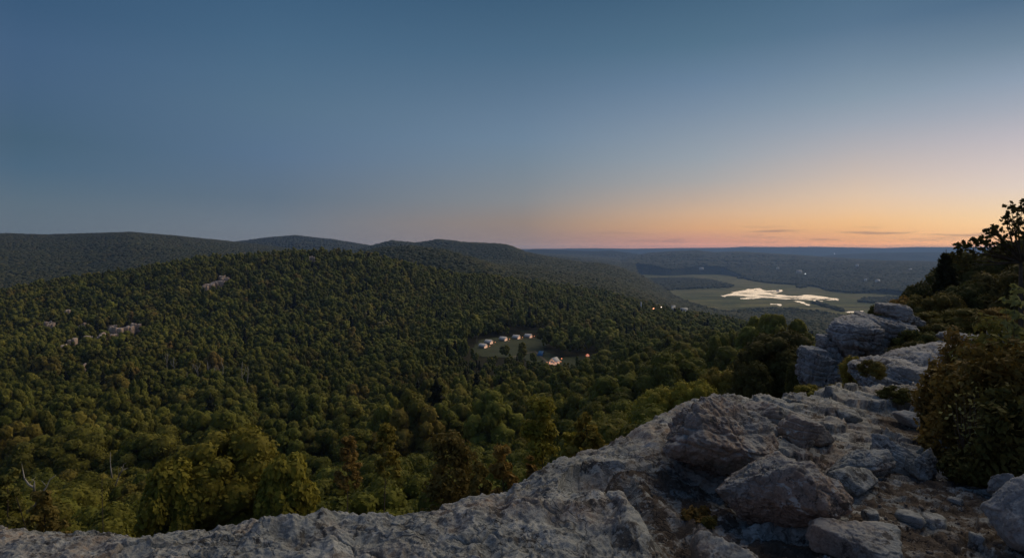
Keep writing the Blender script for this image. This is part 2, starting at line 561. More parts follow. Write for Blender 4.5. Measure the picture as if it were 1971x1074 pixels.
FAR = {
    -400: [(60, 1000), (100, 930), (150, 880), (200, 836), (300, 760), (400, 705), (500, 660), (600, 630), (700, 610), (850, -72, g), (1000, -90, g), (1300, -120, g), (2000, -130, g)],
    0: [(60, 980), (80, 945), (100, 924), (150, 880), (200, 834), (300, 756), (400, 699), (500, 648), (600, 604), (700, 569), (850, -74, g), (1000, -95, g), (1300, -125, g), (2000, -130, g)],
    200: [(60, 985), (80, 945), (100, 920), (150, 870), (200, 825), (300, 752), (400, 700), (500, 650), (600, 600), (700, 556), (770, 526), (860, -60, g), (1100, -105, g), (1400, -130, g), (2000, -135, g)],
    400: [(60, 990), (80, 960), (100, 936), (150, 872), (200, 825), (300, 758), (400, 702), (500, 655), (600, 604), (700, 552), (800, 497), (840, 492), (900, -34, g), (1000, -70, g), (1300, -125, g), (2000, -130, g)],
    600: [(60, 1000), (100, 930), (150, 865), (200, 815), (300, 750), (400, 700), (500, 655), (600, 605), (700, 556), (800, 502), (860, 474), (960, -32, g), (1100, -70, g), (1400, -115, g), (2000, -120, g)],
    700: [(60, 1000), (100, 930), (150, 862), (200, 812), (300, 750), (400, 697), (500, 650), (600, 603), (700, 562), (800, 512), (860, 483), (960, -40, g), (1100, -68, g), (1400, -90, g), (2000, -100, g)],
    800: [(60, 990), (100, 930), (150, 850), (200, 800), (300, 735), (400, 692), (500, 655), (600, 618), (700, 575), (800, 532), (870, 502), (950, -50, g), (1100, -68, g), (1400, -85, g), (2000, -70, g)],
    900: [(60, 990), (100, 920), (150, 845), (200, 795), (300, 732), (360, 710), (410, -77, g), (460, -75, g), (520, -73, g), (600, 615), (700, 580), (800, 552), (870, 538), (1000, -58, g), (1400, -70, g), (2000, -60, g)],
    1000: [(60, 960), (100, 888), (150, 824), (200, 780), (300, 728), (350, 713), (400, -77, g), (440, -74.5, g), (520, -74, g), (580, -75, g), (640, 605), (700, 590), (800, 566), (870, 553), (1000, 548), (1500, 520), (2500, 505), (4000, 496)],
    1100: [(60, 960), (100, 880), (150, 818), (200, 775), (300, 725), (350, 710), (400, -77, g), (440, -75, g), (500, -77, g), (600, 618), (700, 597), (850, 573), (1100, 556), (1400, 540), (2200, 520), (3500, 505), (5000, 496)],
    1200: [(60, 920), (100, 842), (120, 803), (200, 735), (300, 695), (450, 650), (600, 622), (850, 584), (1000, 578), (1300, 560), (2000, 540), (3000, 525), (4500, 512), (6000, 503)],
    1300: [(60, 860), (100, 762), (130, 735), (200, 705), (300, 680), (500, 645), (700, 615), (800, 603), (1000, -118, g), (1300, -142, g), (1700, -175, g), (2200, -206, g), (2600, -211, g)],
    1400: [(60, 800), (100, 720), (130, 695), (200, 675), (300, 662), (500, 648), (800, 617), (1100, -150, g), (1500, -184, g), (2000, -210, g), (2600, -211, g)],
    1500: [(60, 760), (100, 700), (200, 675), (300, 667), (500, 657), (700, 645), (1000, -152, g), (1400, -185, g), (1900, -210, g), (2600, -211, g)],
    1600: [(60, -22, g), (100, -38, g), (200, -52, g), (500, -95, g), (1000, -158, g), (1400, -190, g), (1850, -210, g), (2600, -211, g)],
    1700: [(60, -17, g), (100, -36, g), (200, -56, g), (500, -100, g), (1000, -165, g), (1400, -195, g), (1800, -210, g), (2600, -211, g)],
    1800: [(60, -10, g), (100, -24, g), (200, -60, g), (500, -110, g), (1000, -170, g), (1800, -210, g), (2600, -211, g)],
    1971: [(60, -4, g), (100, -8, g), (200, -40, g), (500, -100, g), (1000, -170, g), (1800, -210, g), (2600, -211, g)],
    2400: [(60, -2, g), (100, -4, g), (200, -30, g), (500, -90, g), (1000, -170, g), (1800, -210, g), (2600, -211, g)],
}
LY = np.linspace(math.log(4), math.log(20000), 150)
TAB = np.zeros((len(UC), len(LY)))
for i, u_ in enumerate(UC):
    ys = list(NEAR_Y)
    zs = list(NEAR[u_])
    for row in FAR[u_]:
        ys.append(row[0])
        zs.append(row[1] if len(row) == 3 else -(row[1] - HV) / F * row[0] - 12 * float(np.interp(row[0], [60, 120, 220, 330], [1.3, 1.4, 1.2, 1.0])))
    TAB[i] = np.interp(LY, np.log(ys), zs)
# resample to a fine regular grid of columns and soften
UF = np.linspace(-400, 2400, 141)
TF = np.array([np.interp(UF, UC, TAB[:, j]) for j in range(len(LY))]).T
k_ = np.array([1, 2, 3, 2, 1.]) / 9
for _ in range(2):
    TF = np.apply_along_axis(lambda a: np.convolve(np.pad(a, 2, 'edge'), k_, 'valid'), 0, TF)
k_ = np.array([1, 2, 1.]) / 4
TF = np.apply_along_axis(lambda a: np.convolve(np.pad(a, 1, 'edge'), k_, 'valid'), 1, TF)

RIDGES = [  # crest points (column, row, depth), reach towards us, reach behind
    ([(-500, 456, 2600), (0, 450, 2700), (90, 453, 2750), (160, 451, 2800), (250, 448, 2800), (330, 454, 2850), (400, 461, 2900), (480, 469, 3000), (600, 484, 3100), (700, 500, 3200)], 1500, 1200),
    ([(350, 478, 4400), (450, 466, 4400), (520, 457, 4400), (570, 453, 4400), (640, 461, 4400), (720, 474, 4400), (800, 486, 4400)], 1100, 900),
    ([(640, 506, 1650), (690, 487, 1650), (735, 477, 1650), (790, 474, 1600), (850, 480, 1550), (910, 497, 1500), (970, 519, 1400), (1040, 548, 1300)], 380, 500),
    ([(690, 480, 3300), (755, 463, 3300), (800, 468, 3300), (845, 461, 3300), (900, 467, 3200), (950, 469, 3100), (975, 471, 3050), (1010, 485, 2950), (1060, 496, 2800), (1120, 506, 2700)], 750, 800),
    ([(820, 505, 2300), (870, 496, 2300), (910, 500, 2250), (960, 513, 2150), (1010, 528, 2050)], 330, 400),
    ([(960, 488, 9000), (1030, 478, 9000), (1080, 480, 9000), (1140, 482, 8800), (1180, 481, 8600), (1240, 489, 8000)], 1500, 1500),
    ([(1170, 508, 7000), (1210, 495, 7200), (1250, 487, 7300), (1300, 483.5, 7300), (1340, 482, 7300), (1375, 486, 7200), (1420, 484.5, 7200), (1500, 489, 7000), (1600, 496, 6300), (1700, 502, 5400), (1850, 505, 4900), (2100, 508, 4700)], 2900, 1500),
    ([(1540, 496, 9800), (1620, 488, 9600), (1700, 485, 9500), (1800, 484, 9500), (1900, 485, 9500), (2300, 487, 9500)], 1500, 1500),
    ([(-300, 478, 15000), (950, 479, 15000), (1050, 478, 15000), (1150, 477, 15000), (1220, 478, 15000), (1300, 476.5, 15000), (1400, 476, 15000), (1430, 474, 14500), (1500, 474.6, 14500), (1570, 474, 14500), (1640, 475.5, 14500), (1700, 476.5, 14500), (1760, 474.5, 14500), (1850, 475, 14500), (2400, 474, 14500)], 2600, 2500),
]
RP = []
for pts, wn, wf in RIDGES:
    P_ = np.array([at(*p) for p in pts])
    P_[:, 2] -= 11
    RP.append((P_, wn, wf))


def base_h(x, y):
    r = np.hypot(x, y)
    a = np.arctan2(x, y)
    ac = np.clip(a, -.86, .86)
    Y = np.maximum(r * np.cos(ac), 4.01)
    u = CU + F * np.tan(ac)
    fu = np.clip((u - UF[0]) / (UF[1] - UF[0]), 0, len(UF) - 1.001)
    fy = np.clip((np.log(Y) - LY[0]) / (LY[1] - LY[0]), 0, len(LY) - 1.001)
    i, j = fu.astype(int), fy.astype(int)
    a1, b1 = fu - i, fy - j
    z = (TF[i, j] * (1 - a1) * (1 - b1) + TF[i + 1, j] * a1 * (1 - b1) + TF[i, j + 1] * (1 - a1) * b1 + TF[i + 1, j + 1] * a1 * b1)
    back = np.clip((np.abs(a) - 1.15) / .6, 0, 1)
    back = back * back * (3 - 2 * back)
    return z * (1 - back) + back * (-3.2 - .0 * r)


VZ = -211.0
MARSH_UV = [(1222, 528), (1290, 531), (1345, 528), (1395, 529), (1422, 534), (1440, 540), (1480, 546), (1530, 549), (1575, 553), (1590, 561), (1640, 565), (1700, 566), (1760, 572), (1900, 580),
            (1900, 640), (1700, 632), (1640, 618), (1590, 606), (1540, 600), (1490, 597), (1440, 600), (1400, 606), (1378, 604), (1345, 594), (1310, 583), (1275, 571), (1240, 560), (1225, 545)]


def inside(px, py, poly):
    poly = np.asarray(poly)
    c = np.zeros(np.shape(px), bool)
    j = len(poly) - 1
    for i in range(len(poly)):
        xi, yi = poly[i]
        xj, yj = poly[j]
        c ^= ((yi > py) != (yj > py)) & (px < (xj - xi) * (py - yi) / (yj - yi + 1e-12) + xi)
        j = i
    return c


def wet_area(x, y):
    yy = np.maximum(y, 1.0)
    return inside(CU + F * x / yy, HV - F * (VZ + 1) / yy, MARSH_UV) & (y > 1400)


def ground(x, y):
    x = np.asarray(x, float)
    y = np.asarray(y, float)
    z = base_h(x, y)
    r = np.hypot(x, y)
    P = np.stack([x, y, np.zeros_like(x)], -1)
    n1 = fbm(P / 700 + 5, 4)
    z = z + np.clip((r - 900) / 1500, 0, 1) * n1 * 10 * np.where(z < -195, 0, 1)
    wet = wet_area(x, y)
    z = z + np.clip((r - 60) / 200, 0, 1) * (fbm(P / 90, 3) * 2.0 + fbm(P / 230 + 8, 3, ridge=True) * 5.0 * np.clip((r - 250) / 300, 0, 1) * np.where((y > 380) & (y < 540) & (x > -50) & (x < 90), 0, 1)) * np.where(z < -195, 0.1, 1)
    far = r > 700
    if far.any():
        xf, yf = x[far], y[far]
        zf = z[far]
        nn = fbm(P[far] / 900 + 31, 5, gain=.55, ridge=True)
        for pts, wn, wf in RP:
            best = np.full(xf.shape, -9999.0)
            # nearest point on the crest line, in x (the crests run across the view)
            cx, cy, cz = pts.T
            t = xf * 0
            # intersect by bearing: follow each point's own bearing to the crest
            s_ = xf / np.maximum(yf, 1)
            sc_ = cx / cy
            yc = np.interp(s_, sc_, cy)
            vz = np.interp(s_, sc_, cz)
            edge = np.clip(np.maximum(sc_[0] - s_, s_ - sc_[-1]), 0, 9) * yc
            d = yf - yc
            w = np.where(d < 0, wn, wf)
            q = np.hypot(d / w, edge / (wn * .45))
            low = np.minimum(zf, vz)
            prof = np.clip(1 - q, 0, 1)
            prof = prof * prof * (3 - 2 * prof) * .75 + prof * .25
            zz = low + (vz - low) * prof
            side = np.clip(q * 2.5, 0, 1) * np.clip((1 - q) * 3, 0, 1)
            zz = zz + side * nn * np.abs(vz - low) * .16
            best = np.where((q < 1) & (yf > 0), zz, best)
            zf = np.maximum(zf, best)
        z = z.copy()
        z[far] = zf
    return np.where(wet, np.minimum(z, -210.5), z)


def gz(x, y):
    return float(ground(np.array([float(x)]), np.array([float(y)]))[0])


# terrain sheets: rings around the viewpoint, finer ahead
azf = np.r_[np.linspace(-math.pi, -1.0, 30)[:-1], np.linspace(-1.0, 1.0, 640), np.linspace(1.0, math.pi, 30)[1:]]


def ring_sheet(name, r0, r1, n, mat, kind):
    rr = np.exp(np.linspace(math.log(r0), math.log(r1), n))
    A, B = np.meshgrid(azf, rr, indexing='ij')
    x, y = np.sin(A) * B, np.cos(A) * B
    z = ground(x, y)
    v = np.stack([x, y, z], -1).reshape(-1, 3)
    na, nr = len(azf), n
    i, j = np.meshgrid(np.arange(na - 1), np.arange(nr - 1), indexing='ij')
    a = (i * nr + j).ravel()
    f = np.stack([a, a + 1, a + nr + 1, a + nr], -1)
    me = mesh(name, v, f, [mat])
    return tag(obj(name, me), kind='structure')


m_floor, nt, bs = M('forest_floor')
geo = N(nt, 'ShaderNodeNewGeometry')
n1 = N(nt, 'ShaderNodeTexNoise', inp={'Vector': geo.outputs['Position'], 'Scale': .15, 'Detail': 8, 'Roughness': .65})
nt.links.new(ramp(nt, n1.outputs[0], [(.3, (.025, .026, .012)), (.7, (.06, .052, .024))]), bs.inputs['Base Color'])
bs.inputs['Roughness'].default_value = .95
bs.inputs['Specular IOR Level'].default_value = .1

m_far, nt, bs = M('far_woodland')
geo = N(nt, 'ShaderNodeNewGeometry')
n1 = N(nt, 'ShaderNodeTexNoise', inp={'Vector': geo.outputs['Position'], 'Scale': .004, 'Detail': 8, 'Roughness': .6})
n2 = N(nt, 'ShaderNodeTexNoise', inp={'Vector': geo.outputs['Position'], 'Scale': .05, 'Detail': 4, 'Roughness': .7})
c = ramp(nt, n1.outputs[0], [(.35, (.028, .034, .014)), (.5, (.042, .048, .018)), (.65, (.06, .058, .023))])
c = mix(nt, 1.0, c, ramp(nt, n2.outputs[0], [(.3, (.45, .45, .5)), (.7, (1.3, 1.3, 1.2))]), 'MULTIPLY')
nt.links.new(c, bs.inputs['Base Color'])
bs.inputs['Roughness'].default_value = .95
bs.inputs['Specular IOR Level'].default_value = .05
bump(nt, bs, n2.outputs[0], 1.0, 14)

ring_sheet('ground', 4.6, 900, 190, m_floor, 'structure')
ring_sheet('hills', 900, 19000, 330, m_far, 'structure')

# ------------------------------------------------------------------ marsh meadow and ponds in the valley


def on_valley(u, v, z=VZ):
    Y = -z * F / (v - HV)
    return ((u - CU) / F * Y, Y)




MARSH_HOLES = [  # wooded clumps standing in the marsh
    [(1228, 556), (1225, 541), (1260, 537), (1330, 537), (1370, 541), (1412, 551), (1405, 555), (1340, 557), (1290, 560), (1250, 558)],
    [(1533, 556), (1535, 552), (1550, 551), (1552, 555)],
    [(1560, 585), (1572, 584), (1625, 600), (1622, 603)],
    [(1652, 583), (1660, 577), (1730, 575), (1730, 590)],
    [(1418, 533), (1440, 534), (1438, 538), (1420, 537)]]


def uv_of(x, y, z):
    return CU + F * x / y, HV - F * z / y


def in_marsh(x, y):
    u, v = uv_of(x, y, VZ)
    m = inside(u, v, MARSH_UV)
    for h in MARSH_HOLES:
        m &= ~inside(u, v, h)
    return m & (y > 1500)


m_marsh, nt, bs = M('marsh_grass')
geo = N(nt, 'ShaderNodeNewGeometry')
n1 = N(nt, 'ShaderNodeTexNoise', inp={'Vector': geo.outputs['Position'], 'Scale': .004, 'Detail': 7, 'Roughness': .6, 'Distortion': .6})
n2 = N(nt, 'ShaderNodeTexNoise', inp={'Vector': geo.outputs['Position'], 'Scale': .04, 'Detail': 6, 'Roughness': .7})
c = ramp(nt, n1.outputs[0], [(.32, (.10, .125, .045)), (.5, (.17, .17, .062)), (.62, (.22, .195, .085)), (.75, (.12, .14, .055))])
mp = N(nt, 'ShaderNodeMapping', inp={'Vector': geo.outputs['Position'], 'Scale': (.0035, .011, 1)})
n4 = N(nt, 'ShaderNodeTexNoise', inp={'Vector': mp.outputs[0], 'Scale': 1.0, 'Detail': 6, 'Roughness': .6, 'Distortion': 1.0})
c = mix(nt, 1.0, c, ramp(nt, n4.outputs[0], [(.36, (.5, .55, .5)), (.5, (1, 1, 1)), (.64, (1.45, 1.35, 1.2))]), 'MULTIPLY')
c = mix(nt, 1.0, c, ramp(nt, n2.outputs[0], [(.3, (.65, .65, .65)), (.7, (1.25, 1.25, 1.2))]), 'MULTIPLY')
nt.links.new(c, bs.inputs['Base Color'])
bs.inputs['Roughness'].default_value = .95
bs.inputs['Specular IOR Level'].default_value = .1
P_ = [on_valley(*p) for p in MARSH_UV]


def smooth_poly(uv, k=2, jit=0.0):
    """round the corners of an outline"""
    p = np.array(uv, float)
    for _ in range(k // 2):
        q = np.roll(p, -1, 0)
        p = np.stack([p * .75 + q * .25, p * .25 + q * .75], 1).reshape(-1, 2)
    return p


def sheet(name, uv, z, mat, th=.4, rounded=True):
    import bmesh
    uv = smooth_poly(uv) if rounded else np.array(uv, float)
    if name == 'pond':
        q_ = np.roll(uv, -1, 0)
        uv = np.concatenate([uv + (q_ - uv) * t for t in (0, .33, .66)], 1).reshape(-1, 2)
        uv = uv + R.normal(0, 1, uv.shape) * np.array([1.3, .28])
    bm = bmesh.new()
    vs = [bm.verts.new((*on_valley(a, b, z), z)) for a, b in uv]
    f = bm.faces.new(vs)
    bm.normal_update()
    if f.normal.z < 0:
        f.normal_flip()
    bmesh.ops.triangulate(bm, faces=bm.faces[:])
    me = bpy.data.meshes.new(name)
    bm.to_mesh(me)
    bm.free()
    me.materials.append(mat)
    return tag(obj(name, me), kind='structure')


sheet('marsh_meadow', MARSH_UV, -208.0, m_marsh)

m_water, nt, bs = M('pond_water')
geo = N(nt, 'ShaderNodeNewGeometry')
n1 = N(nt, 'ShaderNodeTexNoise', inp={'Vector': geo.outputs['Position'], 'Scale': .6, 'Detail': 2})
bs.inputs['Base Color'].default_value = (.03, .035, .04, 1)
bs.inputs['Roughness'].default_value = .04
bs.inputs['IOR'].default_value = 1.33
bs.inputs['Specular IOR Level'].default_value = .5
bump(nt, bs, n1.outputs[0], .05, .15)
m_reed = plain('reed', (.12, .12, .06), .9, .1, nscale=.1)
WZ = -207.6
LAKE = [(1387, 569), (1389, 568), (1394, 569.5), (1397, 567), (1408, 565.5), (1413, 562.5), (1407, 562.5), (1418, 560.5), (1428, 559), (1437, 558.5), (1435, 557), (1450, 556), (1458, 554.6), (1465, 554.8), (1466, 557), (1474, 559.3),
        (1488, 559), (1500, 557.2), (1508, 559.2), (1504, 562), (1492, 564.2), (1482, 565), (1500, 567), (1520, 569.8), (1540, 569.5), (1543, 568), (1558, 567), (1575, 569.5), (1590, 571.5), (1600, 573.5), (1614, 574.5), (1615, 578.5), (1606, 577.5),
        (1596, 578.5), (1585, 576), (1570, 577.5), (1548, 576.8), (1530, 575), (1510, 576.5), (1490, 573.8), (1465, 573), (1450, 575.3), (1430, 575.5), (1421, 574), (1436, 573), (1441, 571.3), (1430, 570), (1412, 568.8), (1398, 569.3), (1394, 571.5)]
POND_NAMES = [LAKE,
              [(1483, 584.6), (1504, 585.2), (1505, 589), (1499, 588.5), (1496, 586.7), (1483, 586.2)],
              [(1526, 579), (1538, 579.5), (1548, 582.5), (1562, 587.5), (1556, 588), (1545, 584.8), (1535, 581.2)],
              [(1626, 600.5), (1640, 599), (1660, 598), (1662, 599.3), (1640, 601.5), (1630, 602)],
              [(1566, 578.5), (1585, 579), (1584, 580.3), (1568, 580)]]
for uv in POND_NAMES:
    sheet('pond', uv, WZ, m_water, rounded=len(uv) > 20)
# reed islands in the lake
for uv in ([(1456, 567.5), (1475, 567.7), (1495, 569.3), (1490, 570), (1470, 569)], [(1448, 558.6), (1458, 557.6), (1457, 558.3)], [(1560, 573.6), (1572, 574.2), (1566, 574.9)], [(1420, 564.6), (1436, 564), (1452, 564.8), (1434, 565.4)], [(1500, 572.3), (1520, 571.8), (1544, 573), (1522, 573.2)], [(1470, 561.8), (1484, 561.2), (1498, 562.2), (1482, 562.8)], [(1585, 574.6), (1600, 575.2), (1592, 575.9)], [(1438, 571.6), (1456, 572.1), (1446, 572.8)]):
    sheet('reed_islet', uv, WZ + .5, m_marsh, rounded=False)

# ------------------------------------------------------------------ trees
def lobe_centres(n, w, h, base, rng, shape='round'):
    """centres and radii of the leaf masses of a crown: width w, height h, lowest at base"""
    out = []
    for i in range(n):
        a = i * 2.39996 + rng.uniform(-.4, .4)
        t = (i + .5) / n
        if shape == 'round':
            zz = -.75 + 1.6 * t
            rr = math.sqrt(max(0, 1 - (zz * .95) ** 2)) * rng.uniform(.55, .82)
        elif shape == 'egg':
            zz = -.8 + 1.65 * t
            rr = math.sqrt(max(0, 1 - (zz * .93) ** 2)) * (1.1 - .35 * t) * rng.uniform(.5, .8)
        else:
            zz = -.7 + 1.5 * t
            rr = math.sqrt(max(0, 1 - (zz * .9) ** 2)) * rng.uniform(.35, .95)
        rad = rng.uniform(.2, .34) * (1.1 - .3 * abs(zz))
        out.append((np.array([math.cos(a) * rr * w / 2, math.sin(a) * rr * w / 2, base + (zz + 1) * .5 * h * .92]), rad * w / 2 * 1.25))
    out.append((np.array([0, 0, base + h * .5]), w * .24))
    return out


def cards(cent, rad, n, size, rng, long=1.4, droop=.3, inner=.7, jit=.42):
    """n leaf-sized faces over a leafy mass"""
    d = rng.normal(size=(n, 3))
    d[:, 2] = d[:, 2] + .25
    d /= np.linalg.norm(d, axis=1)[:, None]
    pos = cent + d * rad * rng.uniform(inner, 1.12, (n, 1)) * np.array([1, 1, .85])
    nn = d + rng.normal(size=(n, 3)) * jit
    nn[:, 2] += .2
    nn /= np.linalg.norm(nn, axis=1)[:, None]
    a = np.cross(nn, rng.normal(size=(n, 3)))
    a /= np.linalg.norm(a, axis=1)[:, None]
    b = np.cross(nn, a)
    s = size * rng.uniform(.6, 1.3, (n, 1))
    a *= s * long * .5
    b *= s * .5
    v = np.stack([pos - a, pos - b * .9 + a * .1, pos + a, pos + b], 1)
    return v.reshape(-1, 3)


def crown_mesh(name, w, h, base, nl, nc, size, seed, mat, shape='round', core=1, long=1.4, corescale=.8, inner=.7):
    rng = np.random.default_rng(seed)
    L = lobe_centres(nl, w, h, base, rng, shape)
    mb = MB()
    for c, r in L:
        n = int(nc * (r / (w * .18)) ** 2) + 4
        v = cards(c, r, n, size, rng, long, inner=inner)
        mb.add(v, q=np.arange(len(v)).reshape(-1, 4))
        if core >= 0:
            iv, it = ico(core)
            p = iv * r * corescale
            p = p * (1 + .3 * noise(p / r * 1.7 + seed + c) + .15 * noise(p / r * 4 + seed))[:, None]
            mb.add(p * np.array([1, 1, .85]) + c, t=it)
    return mb.me(name, mat, smooth=True)


def trunk_mesh(name, w, h, base, seed, mat, r0=.22, limbs=6, n=6):
    rng = np.random.default_rng(seed)
    mb = MB()
    top = base + h * .75
    zs = np.linspace(-.6, top, 6)
    pts = np.c_[np.cumsum(rng.normal(0, .12, 6)) * w * .04, np.cumsum(rng.normal(0, .12, 6)) * w * .04, zs]
    mb.tube(pts, np.linspace(r0, r0 * .3, 6) * np.r_[1.4, 1, 1, 1, 1, 1], n)
    for k in range(limbs):
        t = rng.uniform(.4, .85)
        p0 = pts[0] + (pts[-1] - pts[0]) * t
        p0[2] = -.6 + (top + .6) * t
        a = k * 2.4 + rng.uniform(-.4, .4)
        L = w * rng.uniform(.28, .42)
        p2 = p0 + np.array([math.cos(a) * L, math.sin(a) * L, L * rng.uniform(.4, .9)])
        p1 = (p0 + p2) / 2 + np.array([0, 0, -L * .08])
        mb.tube([p0, p1, p2], np.array([.45, .3, .12]) * r0, 4)
    return mb.me(name, mat, smooth=True)


def lump_crown(name, w, h, base, nl, seed, mat, shape, sub, nc, size, amp=.3, rsc=1.0):
    """billowing crown: rough leafy masses with small leaf faces breaking their outline"""
    rng = np.random.default_rng(seed)
    L = lobe_centres(nl, w, h, base, rng, shape)
    mb = MB()
    iv, it = ico(sub)
    for c, r in L:
        r = r * rsc
        q = iv + c * .37 + seed
        d = 1 + amp * noise(q * 1.9) + amp * .8 * noise(q * 4.3) + (amp * .5 * noise(q * 9) if sub > 2 else 0)
        mb.add(iv * d[:, None] * r * np.array([1, 1, .9]) + c, t=it)
        if nc:
            v = cards(c, r * 1.1, max(3, int(nc * (r / (w * .2)) ** 2)), size, rng, 1.3, inner=.85, jit=.3)
            mb.add(v, q=np.arange(len(v)).reshape(-1, 4))
    return mb.me(name, mat, smooth=True)


VCLOSEV, CLOSEV, NEARV, MIDV, FARV = [], [], [], [], []
shapes = ['round', 'egg', 'round', 'open', 'egg', 'round']
dims = [(7.6, 9, 3.6), (6.2, 10.5, 2.6), (8.4, 8.2, 4.2), (7.6, 9.6, 2.8), (5.4, 10.8, 2.2), (7.0, 8.6, 3.4)]
for k in range(6):
    w, h, b = dims[k]
    tk = trunk_mesh('trunk_near', w, h, b, 100 + k, m_bark)
    if k < 3:
        CLOSEV.append((crown_mesh('crown_close', w, h, b, 34, 420, .21, 400 + k, m_leaf, shapes[k], core=2, corescale=.86, inner=.8), tk))
    if k < 2:
        VCLOSEV.append((crown_mesh('crown_fine', w, h, b, 40, 1500, .095, 600 + k, m_leaf, ('open', 'egg')[k], core=2, corescale=.8, inner=.72), tk))
    NEARV.append((crown_mesh('crown_near', w, h, b, 30, 330, .25, 100 + k, m_leaf, shapes[k], core=2, corescale=.9, inner=.82), tk))
    MIDV.append((lump_crown('crown_mid', w, h, b, 17, 200 + k, m_leaf, shapes[k], 2, 200, .38, amp=.42),
                 trunk_mesh('trunk_mid', w, h, b, 200 + k, m_bark, limbs=3, n=4)))
    FARV.append((lump_crown('crown_far', w, h, b, 6, 300 + k, m_leaf_far, shapes[k], 2, 20, .62, amp=.45, rsc=1.22),
                 trunk_mesh('trunk_far', w, h, b, 300 + k, m_bark, limbs=0, n=4)))


def pine_mesh(name, seed, mat, nc, size, layers=9):
    rng = np.random.default_rng(seed)
    mb = MB()
    for i in range(layers):
        t = i / layers
        z0, r = 2.5 + 11.0 * t, 2.7 * (1 - t) ** .8 + .15
        n = 11
        a = np.arange(n) * 2 * math.pi / n + i
        rr = r * rng.uniform(.6, 1.15, n)
        v = np.r_[np.c_[np.cos(a) * rr, np.sin(a) * rr, z0 - .25 * rr + rng.normal(0, .1, n)], [[0, 0, z0 + 1.9]], [[0, 0, z0 + .2]]]
        tt = [[j, (j + 1) % n, n] for j in range(n)] + [[(j + 1) % n, j, n + 1] for j in range(n)]
        mb.add(v, t=tt)
        for j in range(n):
            q = cards(v[j] * .8 + np.array([0, 0, z0 * .2]), .3 + .1 * r, nc, size, rng, 2.0, inner=.2)
            mb.add(q, q=np.arange(len(q)).reshape(-1, 4))
    return mb.me(name, mat, smooth=False)


PINE = [(pine_mesh('crown_pine', 50 + k, m_needle, 7, .5), trunk_mesh('trunk_pine', 4, 12, 1.5, 50 + k, m_bark, limbs=0, n=4)) for k in range(2)]


def blob_mesh(seed):
    mb = MB()
    iv, it = ico(2)
    p = iv * np.array([4.2, 4.2, 5.4])
    p = p * (1 + .38 * noise(iv * 1.7 + seed) + .2 * noise(iv * 4 + seed))[:, None]
    p[:, 2] += 6.2
    mb.add(p, t=it)
    return mb.me('crown_distant', m_leaf_distant, smooth=True)


BLOB = [blob_mesh(k * 7.7) for k in range(4)]

# ledge edge as seen from the viewpoint (column, row, depth)
EDGE = np.array([(-700, 1010, 5.2), (-200, 1000, 5.2), (0, 1006, 5.1), (40, 1012, 5.1), (90, 1017, 5.1), (150, 1020, 5.1), (250, 1040, 5.0), (310, 1038, 5.0), (350, 1024, 5.05), (420, 1013, 5.1), (500, 1003, 5.15), (590, 990, 5.2), (640, 996, 5.2), (690, 1001, 5.2),
                 (720, 994, 5.25), (800, 984, 5.3), (850, 973, 5.35), (900, 960, 5.45), (975, 957, 5.6), (990, 938, 5.7), (1040, 915, 5.9), (1080, 890, 6.2), (1130, 870, 6.6), (1200, 845, 7.0), (1250, 808, 7.5), (1270, 790, 7.8), (1330, 770, 8.3), (1400, 757, 8.7),
                 (1460, 762, 8.9), (1500, 764, 9.0), (1550, 758, 9.3), (1600, 745, 9.9), (1640, 742, 10.4), (1700, 744, 10.8), (1760, 745, 11.4), (1850, 745, 11.8), (2000, 750, 11.8), (2500, 760, 11.8)])


def edge_v(u):
    return np.interp(u, EDGE[:, 0], EDGE[:, 1])


# all places a tree could stand: jittered grid, coarser with distance
bands = [(18, 60, 8.0), (60, 130, 9.0), (130, 230, 8.4), (230, 460, 7.6), (460, 1000, 7.6), (1000, 1700, 9.0), (1700, 3000, 13.0), (3000, 5200, 22), (5200, 7800, 38)]
cand = []
for y0, y1, sp in bands:
    ny = int((y1 - y0) / (sp * .87)) + 1
    for j in range(ny):
        yy = y0 + j * sp * .87
        hw = yy * .90
        xs = np.arange(-hw, hw, sp) + (j % 2) * sp * .5
        jj = R.uniform(-.36, .36, (len(xs), 2)) * sp
        cand.append(np.c_[xs + jj[:, 0], yy + jj[:, 1], np.full(len(xs), sp)])
cand = np.concatenate(cand)
X, Y, SP = cand.T
Z = ground(X, Y)
u, v0 = uv_of(X, Y, Z)
ok = (Y > 16)
ok &= ~in_marsh(X, Y)
# the clearing with the tents and the small bare patches
CLEAR_UV = [(905, 674), (925, 657), (985, 647), (1040, 642), (1060, 650), (1046, 673), (1078, 686), (1122, 682), (1141, 680), (1146, 689), (1100, 702), (1050, 703), (1010, 688), (925, 684)]
CP = [on_valley(a, b, -74.5) for a, b in CLEAR_UV]
ok &= ~inside(X, Y, CP)
ROCKS_HILL = [  # bare outcrops on the wooded hill: list of column,row,width(m),height(m)
    [(392, 556, 9, 4), (402, 551, 10, 5), (412, 548, 9, 4), (424, 546, 10, 5), (434, 541, 9, 6), (428, 536, 7, 4)],
    [(140, 660, 5, 4), (172, 655, 9, 5), (190, 655, 10, 6), (205, 650, 11, 6), (222, 640, 10, 7), (232, 647, 10, 5), (247, 636, 8, 6), (262, 630, 9, 5), (218, 632, 6, 4)],
    [(97, 632, 5, 8), (95, 624, 5, 5)], [(130, 605, 5, 7)], [(101, 672, 5, 6)], [(122, 673, 3.5, 6)], [(158, 711, 4, 4)], [(162, 627, 7, 3)],
    [(588, 496, 8, 3), (600, 497, 8, 3)], [(250, 768, 2.5, 2)]]


